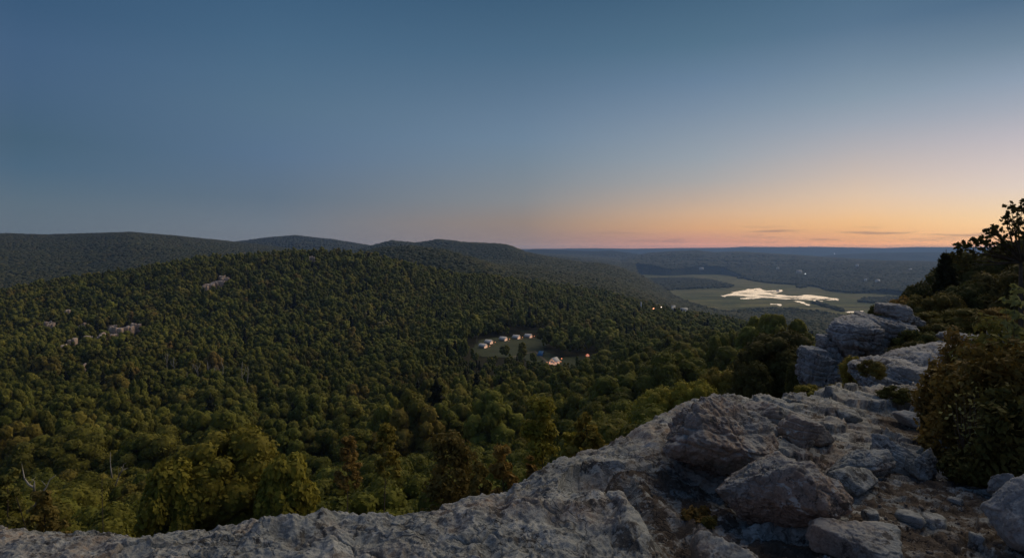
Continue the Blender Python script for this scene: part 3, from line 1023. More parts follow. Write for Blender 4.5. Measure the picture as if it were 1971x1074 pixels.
def ray_ground(u_, v_, y0=60, y1=1200):
    """first place along a sight line where the canopy-height ground is met"""
    ys = np.linspace(y0, y1, 1500)
    xs = (u_ - CU) / F * ys
    zs = -(v_ - HV) / F * ys
    g_ = ground(xs, ys) + 6.0
    hit = np.nonzero(g_ > zs)[0]
    k = hit[0] if len(hit) else len(ys) - 1
    return xs[k], ys[k]


hill_spots = []
for grp in ROCKS_HILL:
    hill_spots.append([(*ray_ground(a, b), a, b, w_, h_) for a, b, w_, h_ in grp])
for grp in hill_spots:
    for (x_, y_, a, b, w_, h_) in grp:
        ok &= ~((np.hypot(X - x_, (Y - y_)) < w_ * .45 + 3) | ((np.abs(X - x_ * Y / y_) < w_ * .6 + 2.5) & (Y < y_) & (Y > y_ - 26)))
SNAGS = [(466, 742, 14), (380, 735, 10), (402, 738, 12), (412, 740, 11), (428, 735, 12), (438, 738, 10), (372, 730, 9), (476, 738, 10), (360, 742, 8), (455, 735, 9), (540, 742, 9), (322, 715, 12), (335, 722, 11)]
snag_pos = [ray_ground(a, b) for a, b, c in SNAGS]
for x_, y_ in snag_pos:
    ok &= ~((np.abs(X - x_ * Y / y_) < 4.0) & (Y < y_ + 3) & (Y > y_ - 22))
# right-hand spur close by is planted by hand
ok &= ~((Y < 62) & (u > 1470))
ok &= ~((Y < 45) & (u > 1380))
# short growth just in front of the clearing, tall trees elsewhere
hs = R.uniform(.68, 1.36, len(X))
hs *= np.where(SP > 12, SP / 9.5, 1.0)
hs *= np.interp(Y, [40, 120, 220, 330], [1.35, 1.4, 1.2, 1.0])
front = (u > 880) & (u < 1160) & (Y > 340) & (Y < 420)
hs = np.where(front, R.uniform(.42, .6, len(X)), hs)
hs = np.where((u > 890) & (u < 1160) & (Y > 300) & (Y <= 340), hs * .85, hs)
hs = np.where((Y > 1900) & (Z < -200), hs * .75, hs)
hs = np.where((Y > 3000), hs * .8, hs)
VL_U = [-400, 0, 300, 800, 1000, 1150, 1250, 1330, 1400, 1480, 1600, 1690, 1750, 1800, 1900, 1971, 2400]
VL_V = [880, 880, 880, 850, 830, 770, 745, 715, 692, 668, 650, 640, 600, 560, 520, 490, 470]
vlim = np.interp(u, VL_U, VL_V) + R.uniform(0, 30, len(u)) + np.clip((110 - Y) * 1.2, 0, 60) * (u < 1500)
hmax = (-(vlim - HV) / F * Y - Z) / 13.0
hs = np.where(Y < 140, np.minimum(hs, hmax), hs)
ok &= ~((Y < 140) & (hs < .5))
ok &= ~((Y < 44) & (R.random(len(X)) < .6))
ok &= ~((Y < 58) & (u > 240) & (u < 640))
top = Z + 13.0 * hs
vt = HV - F * top / Y
ok &= (np.abs(u - CU) < 1180)
ok &= (vt < edge_v(u) + 25) | (u > 1700)
for (tu, tv) in [(930, 669), (941, 664), (969, 658), (994, 653.5), (1017, 649.5), (1043, 678), (1066, 694), (1131, 683), (918, 660)]:
    ok &= ~((np.abs(u - tu) < 13 + 4.2 * hs / Y * F * .5) & (Y < 470 * 182 / (tv - HV) * 1.02) & (Y > 330) & (vt < tv + 3))
for (tu, tv) in [(1234, 592), (1258, 595), (1273, 592), (1296, 594), (1316, 599)]:
    ok &= ~((np.abs(u - tu) < 7) & (Y < 905) & (Y > 600) & (vt < tv + 1))
# what stands wholly behind nearer canopy cannot be seen from the ledge
order = np.argsort(Y)
hor = np.full(700, 2000.0)
keep = np.zeros(len(X), bool)
ub = np.clip(((u + 400) / 4).astype(int), 0, 699)
vmid = HV - F * (Z + 8.0 * hs) / Y
hw_ = np.maximum(1, (3.2 * hs / Y * F / 4).astype(int))
for k in order:
    if not ok[k]:
        continue
    b = ub[k]
    lo, hi = max(0, b - hw_[k]), b + hw_[k] + 1
    if vt[k] < hor[lo:hi].max() + 7:
        keep[k] = True
        seg = hor[lo:hi]
        np.minimum(seg, vmid[k] + 4, out=seg)
idx = np.nonzero(keep)[0]
idx = idx[np.argsort(Y[idx])]
print('trees kept', len(idx), 'within 180', (Y[idx] < 180).sum())

NI = 262
ind = idx[:NI]
rest = idx[NI:]
zone_lab = [
    (60, 'close under the ledge', 'close under the ledge'),
    (110, 'part way down', 'part way down'),
    (9999, 'well down the slope', 'well down')]
PLACES = [(150, 'at the left edge'), (300, 'left of the largest yellow green tree'), (600, 'about the largest yellow green tree'), (850, 'right of the largest yellow green tree'),
          (1080, 'below the tent clearing'), (1260, 'behind the yellow leaved young tree'), (1420, 'behind the largest boulder'), (1640, 'left of the stacked outcrop'), (99999, 'on the right spur')]
MIDLAB = ['%s crowned tree in the middle of the dense forest between ledge and tents' % a_ for a_ in ('round', 'egg', 'broad', 'loose', 'slim', 'bushy')]
protos = []
for n_, k in enumerate(ind):
    vi = int(R.integers(0, 6))
    cm_, tm_ = VCLOSEV[vi % 2] if Y[k] < 46 else CLOSEV[vi % 3] if Y[k] < 100 else NEARV[vi]
    lab, grp = [(a, b) for d, a, b in zone_lab if Y[k] < d][0]
    spot = [t for lim, t in PLACES if u[k] < lim][0]
    lab = '%s tree %s, %s' % (['round green', 'tall egg shaped green', 'broad green', 'loose crowned green', 'slim green', 'bushy green'][vi if Y[k] >= 100 else vi % 3 if Y[k] >= 46 else 3 - 2 * (vi % 2)], lab, spot)
    root = empty('broadleaf_tree', (X[k], Y[k], Z[k]), lab, 'tree', 'trees ' + grp + ', ' + spot, rz=R.uniform(0, 6.28))
    s_ = hs[k] * R.uniform(.92, 1.08)
    root.scale = (s_ * R.uniform(.85, 1.2), s_ * R.uniform(.85, 1.2), s_)
    obj('crown', cm_, root)
    obj('trunk', tm_, root)
print('nearest individual trees out to', Y[ind[-1]])

# the remaining thousands of trees: one object each for near forest and far forest, copies of standing trees
first_rest = rest[:12]


def proto_tree(k, me, tme, lab, grp, nm='broadleaf_tree'):
    root = empty(nm, (X[k], Y[k], Z[k]), lab, 'tree', grp, rz=0)
    root.scale = (hs[k],) * 3
    c_ = obj('crown', me, root)
    obj('trunk', tme, root)
    return c_


PM = [proto_tree(rest[k], *MIDV[k], MIDLAB[k], None) for k in range(6)]
rest = rest[6:]
pine_at = rest[(u[rest] > 350) & (u[rest] < 800) & (Y[rest] > 230) & (hs[rest] < .95)][[3, 60]]
PP = [proto_tree(pine_at[k], *PINE[k], ('dark pointed pine rising out of the rounded trees below the ledge', 'slim dark pine among the rounded trees further from the ledge')[k], None, 'pine_tree') for k in range(2)]
rest = rest[~np.isin(rest, pine_at)]
far_ok = rest[(Y[rest] > 420)]
PF = [proto_tree(far_ok[k], *FARV[k], 'small %s crowned tree deep in the forest near the tent clearing' % ('round', 'egg', 'broad', 'loose', 'slim', 'bushy')[k], None) for k in range(6)]
rest = rest[~np.isin(rest, far_ok[:6])]
dist_ok = rest[(Y[rest] > 1000)]
PD = []
for k in range(4):
    kk = dist_ok[k]
    o = obj('distant_tree', BLOB[k], loc=(X[kk], Y[kk], Z[kk]))
    o.scale = (hs[kk],) * 3
    tag(o, 'distant rounded tree in the woods beyond the first hill', 'tree', 'distant trees beyond the hill')
    PD.append(o)
rest = rest[~np.isin(rest, dist_ok[:4])]


def forest(name, ids, sources, label, sc=1.0, npine=0):
    n = len(ids)
    nb_ = len(sources) - npine
    pick = R.integers(0, nb_, n)
    if npine:
        stand = fbm(np.stack([X[ids] / 70, Y[ids] / 70, X[ids] * 0], -1), 3)
        pick = np.where(R.random(n) < np.clip(.05 + .5 * (stand - .12), .02, .4), nb_ + R.integers(0, npine, n), pick)
    me = bpy.data.meshes.new(name)
    me.vertices.add(n)
    me.vertices.foreach_set('co', np.stack([X[ids], Y[ids], Z[ids]], -1).astype(np.float32).ravel())
    for an, val, ty in (('rot', R.uniform(0, 6.28, n), 'FLOAT'), ('idx', pick, 'INT')):
        a_ = me.attributes.new(an, ty, 'POINT')
        a_.data.foreach_set('value', val.astype(np.float32 if ty == 'FLOAT' else np.int32))
    a_ = me.attributes.new('scl', 'FLOAT_VECTOR', 'POINT')
    wv = R.uniform(.7, 1.35, n)
    wv = wv * (.9 if sc == 1.0 else 1)
    s3 = np.stack([hs[ids] * wv * R.uniform(.9, 1.12, n) * sc, hs[ids] * wv * sc, np.minimum(hs[ids] * (1.14 if sc == 1.0 else 1), 1.15 if sc > 1 else 9) * R.uniform(.85, 1.12, n)], -1)
    a_.data.foreach_set('vector', s3.astype(np.float32).ravel())
    o = obj(name, me)
    tag(o, label, 'forest', kind='stuff')
    ng = bpy.data.node_groups.new(name, 'GeometryNodeTree')
    ng.interface.new_socket('Geometry', in_out='INPUT', socket_type='NodeSocketGeometry')
    ng.interface.new_socket('Geometry', in_out='OUTPUT', socket_type='NodeSocketGeometry')
    gi, go = ng.nodes.new('NodeGroupInput'), ng.nodes.new('NodeGroupOutput')
    jn = ng.nodes.new('GeometryNodeJoinGeometry')
    for s_ in reversed(sources):
        oi = ng.nodes.new('GeometryNodeObjectInfo')
        oi.transform_space = 'ORIGINAL'
        oi.inputs['Object'].default_value = s_
        oi.inputs['As Instance'].default_value = True
        ng.links.new(oi.outputs['Geometry'], jn.inputs[0])
    ip = ng.nodes.new('GeometryNodeInstanceOnPoints')
    ip.inputs['Pick Instance'].default_value = True

    def attr(nm, ty):
        a = ng.nodes.new('GeometryNodeInputNamedAttribute')
        a.data_type = ty
        a.inputs[0].default_value = nm
        return [s for s in a.outputs if s.enabled][0]
    cx = ng.nodes.new('ShaderNodeCombineXYZ')
    ng.links.new(attr('rot', 'FLOAT'), cx.inputs[2])
    ng.links.new(gi.outputs[0], ip.inputs['Points'])
    ng.links.new(jn.outputs[0], ip.inputs['Instance'])
    ng.links.new(attr('idx', 'INT'), ip.inputs['Instance Index'])
    ng.links.new(cx.outputs[0], ip.inputs['Rotation'])
    ng.links.new(attr('scl', 'FLOAT_VECTOR'), ip.inputs['Scale'])
    ng.links.new(ip.outputs[0], go.inputs[0])
    md = o.modifiers.new('trees', 'NODES')
    md.node_group = ng
    return o


forest('forest_canopy', rest[Y[rest] < 430], PM + PP, 'dense olive green forest filling the valley between ledge and hill', npine=2)
forest('hillside_forest', rest[(Y[rest] >= 430) & (Y[rest] < 1100)], PF + PP, 'dense mixed forest covering the rounded hill and the slope behind the tents', npine=2)
forest('distant_forest', rest[Y[rest] >= 1100], PD, 'blue green distant woodland over the far valley and ridges', sc=1.25)
# ------------------------------------------------------------------ the rock ledge in the foreground
def wcell(p):
    """nearest feature point distance gap and a random number per cell"""
    p = np.asarray(p, float)
    i = np.floor(p).astype(int)
    f1 = np.full(p.shape[:-1], 9.0)
    f2 = f1.copy()
    cid = np.zeros(p.shape[:-1])
    for a in (-1, 0, 1):
        for b in (-1, 0, 1):
            j = i + np.array([a, b, 0])
            h = _perm[_perm[(j[..., 0] & 255)] + (j[..., 1] & 255)]
            q = j + .5 + .42 * _g[h]
            q[..., 2] = p[..., 2]
            d = np.linalg.norm(p - q, axis=-1)
            nearer = d < f1
            f2 = np.where(nearer, f1, np.minimum(f2, d))
            cid = np.where(nearer, h / 255.0, cid)
            f1 = np.minimum(f1, d)
    return f2 - f1, cid


def on_plane(u, v, z=-2.15):
    Y_ = -z * F / (v - HV)
    return ((u - CU) / F * Y_, Y_)


FEAT = []                                   # humps and hollows: x, y, radius, height


def feat(pts, rad, h):
    for i in range(len(pts) - 1):
        (u0, v0_), (u1, v1_) = pts[i], pts[i + 1]
        for t in np.linspace(0, 1, 5, endpoint=False):
            FEAT.append((*on_plane(u0 + (u1 - u0) * t, v0_ + (v1_ - v0_) * t), rad, h))
    FEAT.append((*on_plane(*pts[-1]), rad, h))


feat([(1420, 1074), (1330, 1050), (1280, 1010), (1210, 975), (1150, 950)], .26, -.22)
feat([(1300, 950), (1370, 930), (1440, 945)], .30, -.16)
feat([(1420, 1010), (1500, 1040), (1580, 1030)], .25, -.12)
feat([(520, 1060), (650, 1030), (800, 1045), (950, 1035), (1100, 1020), (1190, 1010), (1215, 1060)], .16, .11)
feat([(980, 960), (1080, 925), (1180, 880), (1230, 850)], .3, .06)
feat([(1050, 990), (1120, 1000)], .12, .06)
feat([(1640, 880), (1720, 900), (1850, 900)], .35, -.06)
FT = np.array(FEAT)
SOIL_UV = [
    ([(1590, 1140), (1620, 1010), (1700, 935), (1790, 900), (1860, 870), (1900, 800), (2300, 780), (2400, 1140)], .7),
    ([(1560, 1100), (1590, 960), (1660, 900), (1850, 850), (1900, 900), (1800, 1100)], .5),
    ([(1240, 1140), (1270, 1040), (1180, 985), (1130, 950), (1180, 925), (1280, 915), (1400, 925), (1430, 1000), (1350, 1140)], .62),
    ([(1430, 1140), (1440, 1010), (1560, 1020), (1640, 1140)], .9),
    ([(1560, 900), (1570, 850), (1540, 790), (1570, 775), (1610, 830), (1640, 870), (1620, 930)], .45),
    ([(1700, 810), (1680, 770), (1760, 770), (1800, 850)], .7)]


def ledge(x, y, noise_on=True):
    """height and soil cover of the ledge at x, y"""
    Yc = np.maximum(y, 2.0)
    u = CU + F * x / Yc
    Ye = np.interp(u, EDGE[:, 0], EDGE[:, 2])
    ze = -(edge_v(u) - HV) / F * Ye
    zn = np.interp(u, [0, 900, 1200, 1320, 1600, 2000], [-2.02, -1.98, -2.0, -2.15, -2.16, -2.12])
    t = np.clip((y - 4.2) / np.maximum(Ye - 4.2, .3), 0, 1)
    t = t * t * (3 - 2 * t)
    z = zn * (1 - t) + ze * t
    z = np.where(y < 4, z + np.clip((4 - y) / 4, 0, 1) * .25, z)
    w = np.zeros_like(z)
    for fx, fy, fr, fh in FT:
        g_ = np.exp(-((x - fx) ** 2 + ((y - fy) * .8) ** 2) / (fr * fr))
        w = np.where(np.abs(fh) * g_ > np.abs(w), fh * g_, w)
    z = z + w
    vv = HV + F * 2.15 / Yc
    soil = np.zeros_like(z)
    for poly, a in SOIL_UV:
        soil = np.maximum(soil, a * inside(u, vv, poly))
    P = np.stack([x, y, z * 0], -1)
    soil = soil * np.clip(.9 + .5 * fbm(P * 4, 3), 0, 1.2)
    if noise_on:
        k = 1 - .72 * np.clip(soil, 0, 1) ** 2
        warp = np.stack([fbm(P * 1.3 + 9, 3), fbm(P * 1.3 + 51, 3), z * 0], -1)
        gap, cid = wcell(P * np.array([1.5, 2.3, 1]) + warp * .9)
        gap2, cid2 = wcell(P * np.array([4.2, 6.0, 1]) + warp * 2.2 + 7)
        right = np.clip((u - 1250) / 250, .25, 1)
        tilt = (cid - .5) * .16 * (1 - .6 * np.clip((u - 1550) / 100, 0, 1) * np.clip((7 - y) / 1, 0, 1))
        z = z + k * (tilt * right + (cid2 - .5) * .055 * right)
        z = z - k * (.05 * np.exp(-(gap / .03) ** 2) * np.clip(fbm(P * 2 + 77, 2) * 4 + .3, 0, 1) + .02 * np.exp(-(gap2 / .05) ** 2) * right)
        z = z + k * (.10 * fbm(P * 1.1 + 3, 3) + .060 * fbm(P * 3.4 + 3, 4, ridge=True) * (1.25 - .5 * right) + .028 * fbm(P * 9, 5, gain=.6, ridge=True) + .008 * fbm(P * 38, 3, gain=.6) - .05)
        z = z + (1 - k) * .016 * fbm(P * 16, 4)
    return z, soil


def build_ledge():
    us = np.r_[np.linspace(-700, -60, 40)[:-1], np.linspace(-60, 2040, 860), np.linspace(2040, 2500, 30)[1:]]
    Ye = np.interp(us, EDGE[:, 0], EDGE[:, 2]) + .05 * fbm(np.stack([us / 60, us * 0, us * 0], -1), 4)
    tn = np.r_[np.linspace(-4, 3.6, 14)[:-1]]
    nt_ = 360
    rows = []
    for Y0 in tn:
        rows.append(np.stack([(us - CU) / F * max(Y0, 2.0), np.full_like(us, Y0)], -1))
    for t in np.linspace(0, 1, nt_):
        yy = 3.6 + (Ye - 3.6) * t ** 1.15
        rows.append(np.stack([(us - CU) / F * yy, yy], -1))
    XY = np.stack(rows, 1)
    z, soil = ledge(XY[..., 0], XY[..., 1])
    V = np.concatenate([XY, z[..., None]], -1)
    # the cliff face below the edge
    e = V[:, -1]
    gnd = ground(e[:, 0] * 1.08, e[:, 1] * 1.08)
    drop = np.clip(e[:, 2] - gnd + .8, 1.2, 11)
    nd = 46
    face = []
    for k in range(1, nd):
        t = k / (nd - 1)
        d = drop * t ** 1.6
        out = 1 + (.02 * math.sin(min(1, t * 4) * math.pi / 2) + .05 * t)
        p = np.stack([e[:, 0] * out, e[:, 1] * out, e[:, 2] - d], -1)
        nn = fbm(p * np.array([.8, .8, 1.6]), 4, ridge=True)
        p[:, :2] *= (1 + (nn * .03 * min(1, t * 6)))[:, None]
        face.append(p)
    V = np.concatenate([V, np.stack(face, 1)], 1)
    nu, nv = V.shape[:2]
    i, j = np.meshgrid(np.arange(nu - 1), np.arange(nv - 1), indexing='ij')
    a = (i * nv + j).ravel()
    f = np.stack([a, a + nv, a + nv + 1, a + 1], -1)
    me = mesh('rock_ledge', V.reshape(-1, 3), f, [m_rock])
    at_ = me.attributes.new('soil', 'FLOAT', 'POINT')
    s_ = np.zeros((nu, nv))
    s_[:, :soil.shape[1]] = soil
    at_.data.foreach_set('value', s_.astype(np.float32).ravel())
    tag(obj('rock_ledge', me), kind='structure')


build_ledge()


def lz(x, y):
    a, b = ledge(np.array([float(x)]), np.array([float(y)]))
    return float(a[0])


# ------------------------------------------------------------------ boulders and stones
def rock_mesh(name, size, seed, mat, sub=5, cuts=14, rough=1.0, strata=0.0, square=.0, vert=0.0):
    rng = np.random.default_rng(seed)
    d, t = ico(sub)
    n = rng.normal(size=(cuts, 3))
    n /= np.linalg.norm(n, axis=1)[:, None]
    hh = rng.uniform(.52, 1.0, cuts)
    if square:
        n = np.r_[n, [[1, 0, 0], [-1, 0, 0], [0, 1, 0], [0, -1, 0], [0, 0, 1], [0, 0, -1]] + rng.normal(0, .08, (6, 3))]
        hh = np.r_[hh + .15, np.full(6, 1 - .28 * square)]
    dn = d @ n.T
    r = np.min(np.where(dn > .05, hh / np.maximum(dn, .05), 9), axis=1)
    # soften the corners
    kk = 30.0
    r = (np.sum(np.where(dn > .02, (np.maximum(dn, .02) / hh) ** kk, 0), axis=1) + .35 ** kk) ** (-1 / kk)
    r = np.minimum(r, 1.25)
    p = d * r[:, None]
    s = np.array(size) / 2
    w = p * s
    m = float(np.mean(s))
    q = w / m + seed * 3.1
    disp = .22 * fbm(q * .9, 3) + .17 * fbm(q * 2.2, 5, gain=.6, ridge=True) + .05 * fbm(q * np.array([7, 7, 13]), 4, ridge=True)
    g1, c1 = wcell(q * np.array([1.3, 1.3, 1]) + .6 * fbm(q * 1.5, 2)[:, None] + q[:, 2:3] * .4)
    disp = disp - .05 * np.exp(-(g1 / .05) ** 2) + (c1 - .5) * .10 + .035 * fbm(q * 5, 4, gain=.65)
    if strata:
        zz = w[:, 2] / m * 3.2 + .9 * fbm(q * .8, 3) + .3 * w[:, 0] / m
        fr = zz - np.floor(zz)
        disp = disp - strata * (np.exp(-((fr - .5) / .10) ** 2)) + strata * .5 * noise(np.stack([np.floor(zz) * 5.3 + seed, q[:, 0] * .4, q[:, 1] * .4], -1))
    if vert:
        vq = q * np.array([3.2, 3.2, .45]) + .4 * fbm(q * 1.2, 2)[:, None]
        gv, cv = wcell(vq)
        disp = disp - vert * np.exp(-(gv / .10) ** 2) + vert * .8 * (cv - .5)
    disp = disp + .05 * fbm(q * 3.6 + 4, 5, gain=.7, ridge=True)
    w = w + d * (disp * m * rough * .62)[:, None]
    return mesh(name, w, t, [mat])


def boulder(name, u, vb, Y_, wpx, hpx, depth, seed, label, cat='boulder', mat=None, rz=0, tilt=(0, 0), sub=5, sink=.12, group=None, zb=None, **kw):
    """a rock whose foot stands at column u, depth Y_; wpx/hpx its size in photo pixels"""
    w, h = wpx / F * Y_, hpx / F * Y_
    x = (u - CU) / F * Y_
    z0 = (lz(x, Y_) if zb is None else zb)
    me = rock_mesh(name, (w * 1.08, depth, h * (1 + sink)), seed, mat or m_boulder, sub, **kw)
    o = obj(name, me, loc=(x, Y_, z0 + h / 2 - sink * h * .5))
    o.rotation_euler = (tilt[0], tilt[1], rz)
    return tag(o, label, cat, group)


boulder('boulder', 1384, 926, 6.25, 236, 122, 1.2, 15, 'largest brown and grey weathered boulder on the ledge with peaked top and dark underside', sub=6, rz=.15, tilt=(-.20, .08), sink=.2, strata=.07, cuts=22, rough=1.3)
boulder('boulder', 1497, 1005, 5.12, 180, 104, .75, 23, 'grey faceted boulder in front of the biggest boulder, dark hollow under its right side', sub=6, rz=-.25, tilt=(-.12, .10), sink=.2, cuts=13, rough=1.25)
boulder('boulder', 1655, 1074, 4.45, 132, 70, .5, 37, 'low brownish boulder at the bottom edge beside the gravel', rz=.3, tilt=(0, -.1), sub=5)
boulder('boulder', 1975, 1074, 4.5, 105, 125, .55, 41, 'blue grey rounded boulder cut by the right bottom corner', mat=m_blue_rock, sub=5)
boulder('boulder', 1390, 1074, 4.35, 110, 85, .6, 43, 'rough brown rock block rising at the bottom beside the dark gully', sub=5, tilt=(.1, -.35))
boulder('standing_stone', 1926, 995, 5.25, 42, 66, .16, 47, 'small pointed pale stone standing under the right bushes', 'stone', mat=m_blue_rock, sub=4)
boulder('boulder', 1733, 885, 6.4, 105, 40, .4, 53, 'long grey slab rock with a sloping crest in the middle of the dirt path', mat=m_stone, tilt=(.05, .4), rz=-.5, sub=5, strata=.08)
boulder('boulder', 1665, 905, 6.15, 105, 56, .5, 59, 'ragged grey layered rock left of the sloping slab', mat=m_stone, tilt=(0, -.15), rz=.2, sub=5, strata=.14)
boulder('boulder', 1780, 905, 6.1, 42, 60, .25, 61, 'narrow crumbling grey rock at the right foot of the sloping slab', mat=m_stone, tilt=(0, .3), sub=4, strata=.12)
boulder('boulder', 1640, 950, 5.6, 90, 35, .4, 67, 'flat pale grey stone slab beside the faceted boulder', mat=m_stone, sub=4, sink=.4)
boulder('boulder', 1540, 862, 6.9, 95, 52, .5, 71, 'ribbed brown rock wedge behind the two big boulders', rz=.6, sub=5, strata=.12)
boulder('boulder', 1573, 860, 6.95, 58, 30, .25, 73, 'smooth reddish rounded rock lying on the pink path', sub=4)
boulder('boulder', 1470, 830, 7.5, 150, 45, .6, 79, 'long low rock shelf with a dark slot behind the biggest boulder', sub=5, sink=.4, strata=.1)
boulder('boulder', 1835, 860, 6.9, 110, 30, .5, 83, 'flat dim rock shelf running under the right bush', mat=m_stone, sub=4, sink=.5)
boulder('boulder', 1738, 782, 9.6, 70, 40, .5, 89, 'pale blue grey rock block above a dark mossy hollow on the path', mat=m_blue_rock, sub=4)
boulder('boulder', 1752, 808, 8.3, 60, 22, .4, 97, 'small pale flat rock beside the dark mossy hollow', mat=m_blue_rock, sub=4)
boulder('boulder', 1790, 800, 8.8, 60, 40, .4, 101, 'sloping brown grey rock at the foot of the orange bush', mat=m_stone, sub=4)
for (a, b, w_, h_, lab) in [
        (1752, 1000, 45, 22, 'flat grey stone in the dirt, left of a pair lying side by side'),
        (1798, 1004, 46, 22, 'angular grey stone in the dirt, right of a pair lying side by side'),
        (1676, 1006, 34, 20, 'small reddish brown stone in the gravel above the low boulder'),
        (1598, 1040, 30, 14, 'small pale stone touching the left end of the low boulder'),
        (1648, 880, 30, 12, 'small flat reddish stone on the pink path'),
        (1632, 794, 48, 12, 'pale flat stone plate lying on the smooth grey slab'),
        (1560, 960, 22, 12, 'small dark stone beside the right tip of the faceted boulder'),
        (1880, 1040, 26, 14, 'small brown stone in the dark soil under the bushes'),
        (1840, 960, 22, 10, 'little flat stone in the dirt below the bush'),
        (1705, 1045, 20, 12, 'little stone right of the low boulder')]:
    x_, y_ = on_plane(a, b)
    boulder('stone', a, b, y_, w_, h_, w_ / F * y_ * .8, int(a + b), lab, 'stone', mat=m_stone, sub=3, rz=a, sink=.3, cuts=7, square=.5, rough=1.3)

# a small steel ring bolt fixed in the rock
mb = MB()
th = np.linspace(0, 2 * math.pi, 15)[:-1]
cx_ = at(1502, 843, 6.12)
mb.tube([cx_ + np.array([math.cos(t) * .017, 0, math.sin(t) * .017]) for t in np.r_[th, th[0]]], .005, 6)
mb.tube([cx_ + np.array([-.017, 0, 0]), cx_ + np.array([-.075, .03, -.015])], .006, 6)
m_steel = plain('worn_steel', (.45, .42, .38), .4, .5)
m_steel.node_tree.nodes['Principled BSDF'].inputs['Metallic'].default_value = .8
tag(obj('ring_bolt', mb.me('ring_bolt', m_steel, True)), 'small steel ring bolt sticking out at the right end of the biggest boulder', 'bolt')

# gravel and grit on the bare soil
mb = MB()
iv, it = ico(0)
iv1, it1 = ico(1)
cnt = 0
gx, gy = R.uniform(-.2, 4.4, 9000), R.uniform(4.0, 7.6, 9000)
gzv, gs = ledge(gx, gy)
for k in range(9000):
    if gs[k] < .5 or R.random() > gs[k]:
        continue
    s_ = .003 + .010 * R.random() ** 3 + (.016 if R.random() < .03 else 0)
    p = iv * s_ * R.uniform(.6, 1.3, 3) * (1 + R.normal(0, .15, (12, 1)))
    mb.add(p + np.array([gx[k], gy[k], gzv[k] + s_ * .3]), t=it)
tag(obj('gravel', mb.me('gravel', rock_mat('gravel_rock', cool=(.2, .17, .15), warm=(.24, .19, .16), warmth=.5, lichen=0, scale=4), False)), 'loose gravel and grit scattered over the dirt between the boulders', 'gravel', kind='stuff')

# ------------------------------------------------------------------ the stacked outcrop and the slabs beyond the ledge
def outcrop(name, label, cat, Y0, blocks, seed, mat=m_blue_rock, sub=4, zfoot=None):
    xs = [b[0] for b in blocks]
    base = at(np.mean(xs), max(b[1] + b[3] / 2 for b in blocks), Y0)
    root = empty(name, base, label, cat)
    for i, (u_, v_, w_, h_, dY, dep, tx, ty, sq) in enumerate(blocks):
        Yb = Y0 + dY
        c_ = at(u_, v_, Yb)
        me = rock_mesh('block', (w_ / F * Yb * 1.12, dep, h_ / F * Yb * 1.12), seed + i, mat, 5 if w_ * h_ > 1500 else sub, square=sq, cuts=9, strata=.13, rough=1.25, vert=.16 if h_ > w_ * .9 else .05)
        o = obj('block', me, root, loc=Vector(c_) - Vector(base))
        o.rotation_euler = (tx, ty, 0)
    return root


outcrop('rock_outcrop', 'tall blue grey stack of weathered rock blocks rising beyond the ledge', 'rock outcrop', 21.0, [
    # column, row, width, height, nearer/farther, thickness, tilts, squareness
    (1717, 598, 52, 24, .6, 1.0, 0, .05, .6), (1738, 610, 50, 14, .5, 1.0, 0, .06, .7),
    (1700, 640, 96, 56, .2, 1.6, .1, .12, .4), (1672, 618, 20, 16, .4, .5, 0, 0, .5),
    (1753, 620, 36, 14, .7, .9, 0, .1, .7), (1748, 644, 26, 30, .8, .9, 0, 0, .8),
    (1634, 640, 74, 46, -.2, 1.6, .1, -.12, .4), (1625, 662, 56, 34, -.1, 1.3, 0, 0, .6),
    (1668, 668, 50, 22, 0, 1.3, 0, .05, .7), (1692, 660, 60, 18, .1, 1.2, 0, .04, .8), (1662, 655, 26, 10, -.3, .7, 0, .1, .7),
    (1700, 688, 28, 60, 0, 1.0, 0, .12, .8), (1680, 700, 34, 46, .5, 1.1, 0, 0, .8), (1718, 668, 34, 30, .4, 1.0, 0, 0, .6),
    (1598, 690, 34, 60, -.3, 1.1, 0, .05, .8), (1610, 668, 34, 26, -.1, 1.0, 0, 0, .6), (1582, 653, 16, 14, -.3, .5, 0, 0, .3), (1590, 662, 26, 10, -.3, .6, 0, 0, .6),
    (1565, 712, 48, 70, -.5, 1.3, 0, .12, .7), (1563, 684, 38, 28, -.45, 1.1, 0, .05, .5), (1596, 730, 36, 44, -.5, 1.2, 0, 0, .7),
    (1620, 718, 26, 50, -.1, .9, 0, 0, .8), (1640, 708, 44, 60, .6, 1.1, 0, 0, .6), (1612, 752, 100, 40, .3, 1.6, 0, 0, .7), (1680, 745, 70, 50, .3, 1.4, 0, 0, .7)], 500)
outcrop('rock_slab', 'long smooth blue grey slab lying above the ledge with a crack across its left end', 'rock slab', 15.5, [
    (1822, 700, 130, 42, 0, 2.0, .12, -.04, .2), (1748, 706, 70, 40, -.1, 1.5, .1, -.3, .3), (1722, 716, 26, 20, -.1, .7, 0, 0, .4), (1850, 722, 90, 30, -.2, 1.5, 0, 0, .6)], 560)
outcrop('rock_slab', 'nearer jagged grey slab with split layers, just behind the top of the path', 'rock slab', 12.6, [
    (1722, 722, 112, 40, 0, 1.6, .1, .14, .3), (1700, 738, 84, 36, -.1, 1.2, 0, .1, .5), (1762, 742, 70, 22, -.1, 1.0, 0, -.1, .7), (1790, 730, 60, 16, .1, 1.0, 0, .12, .7), (1800, 752, 60, 34, -.3, 1.0, 0, -.2, .4),
    (1745, 762, 80, 30, .1, 1.2, 0, 0, .6)], 590)
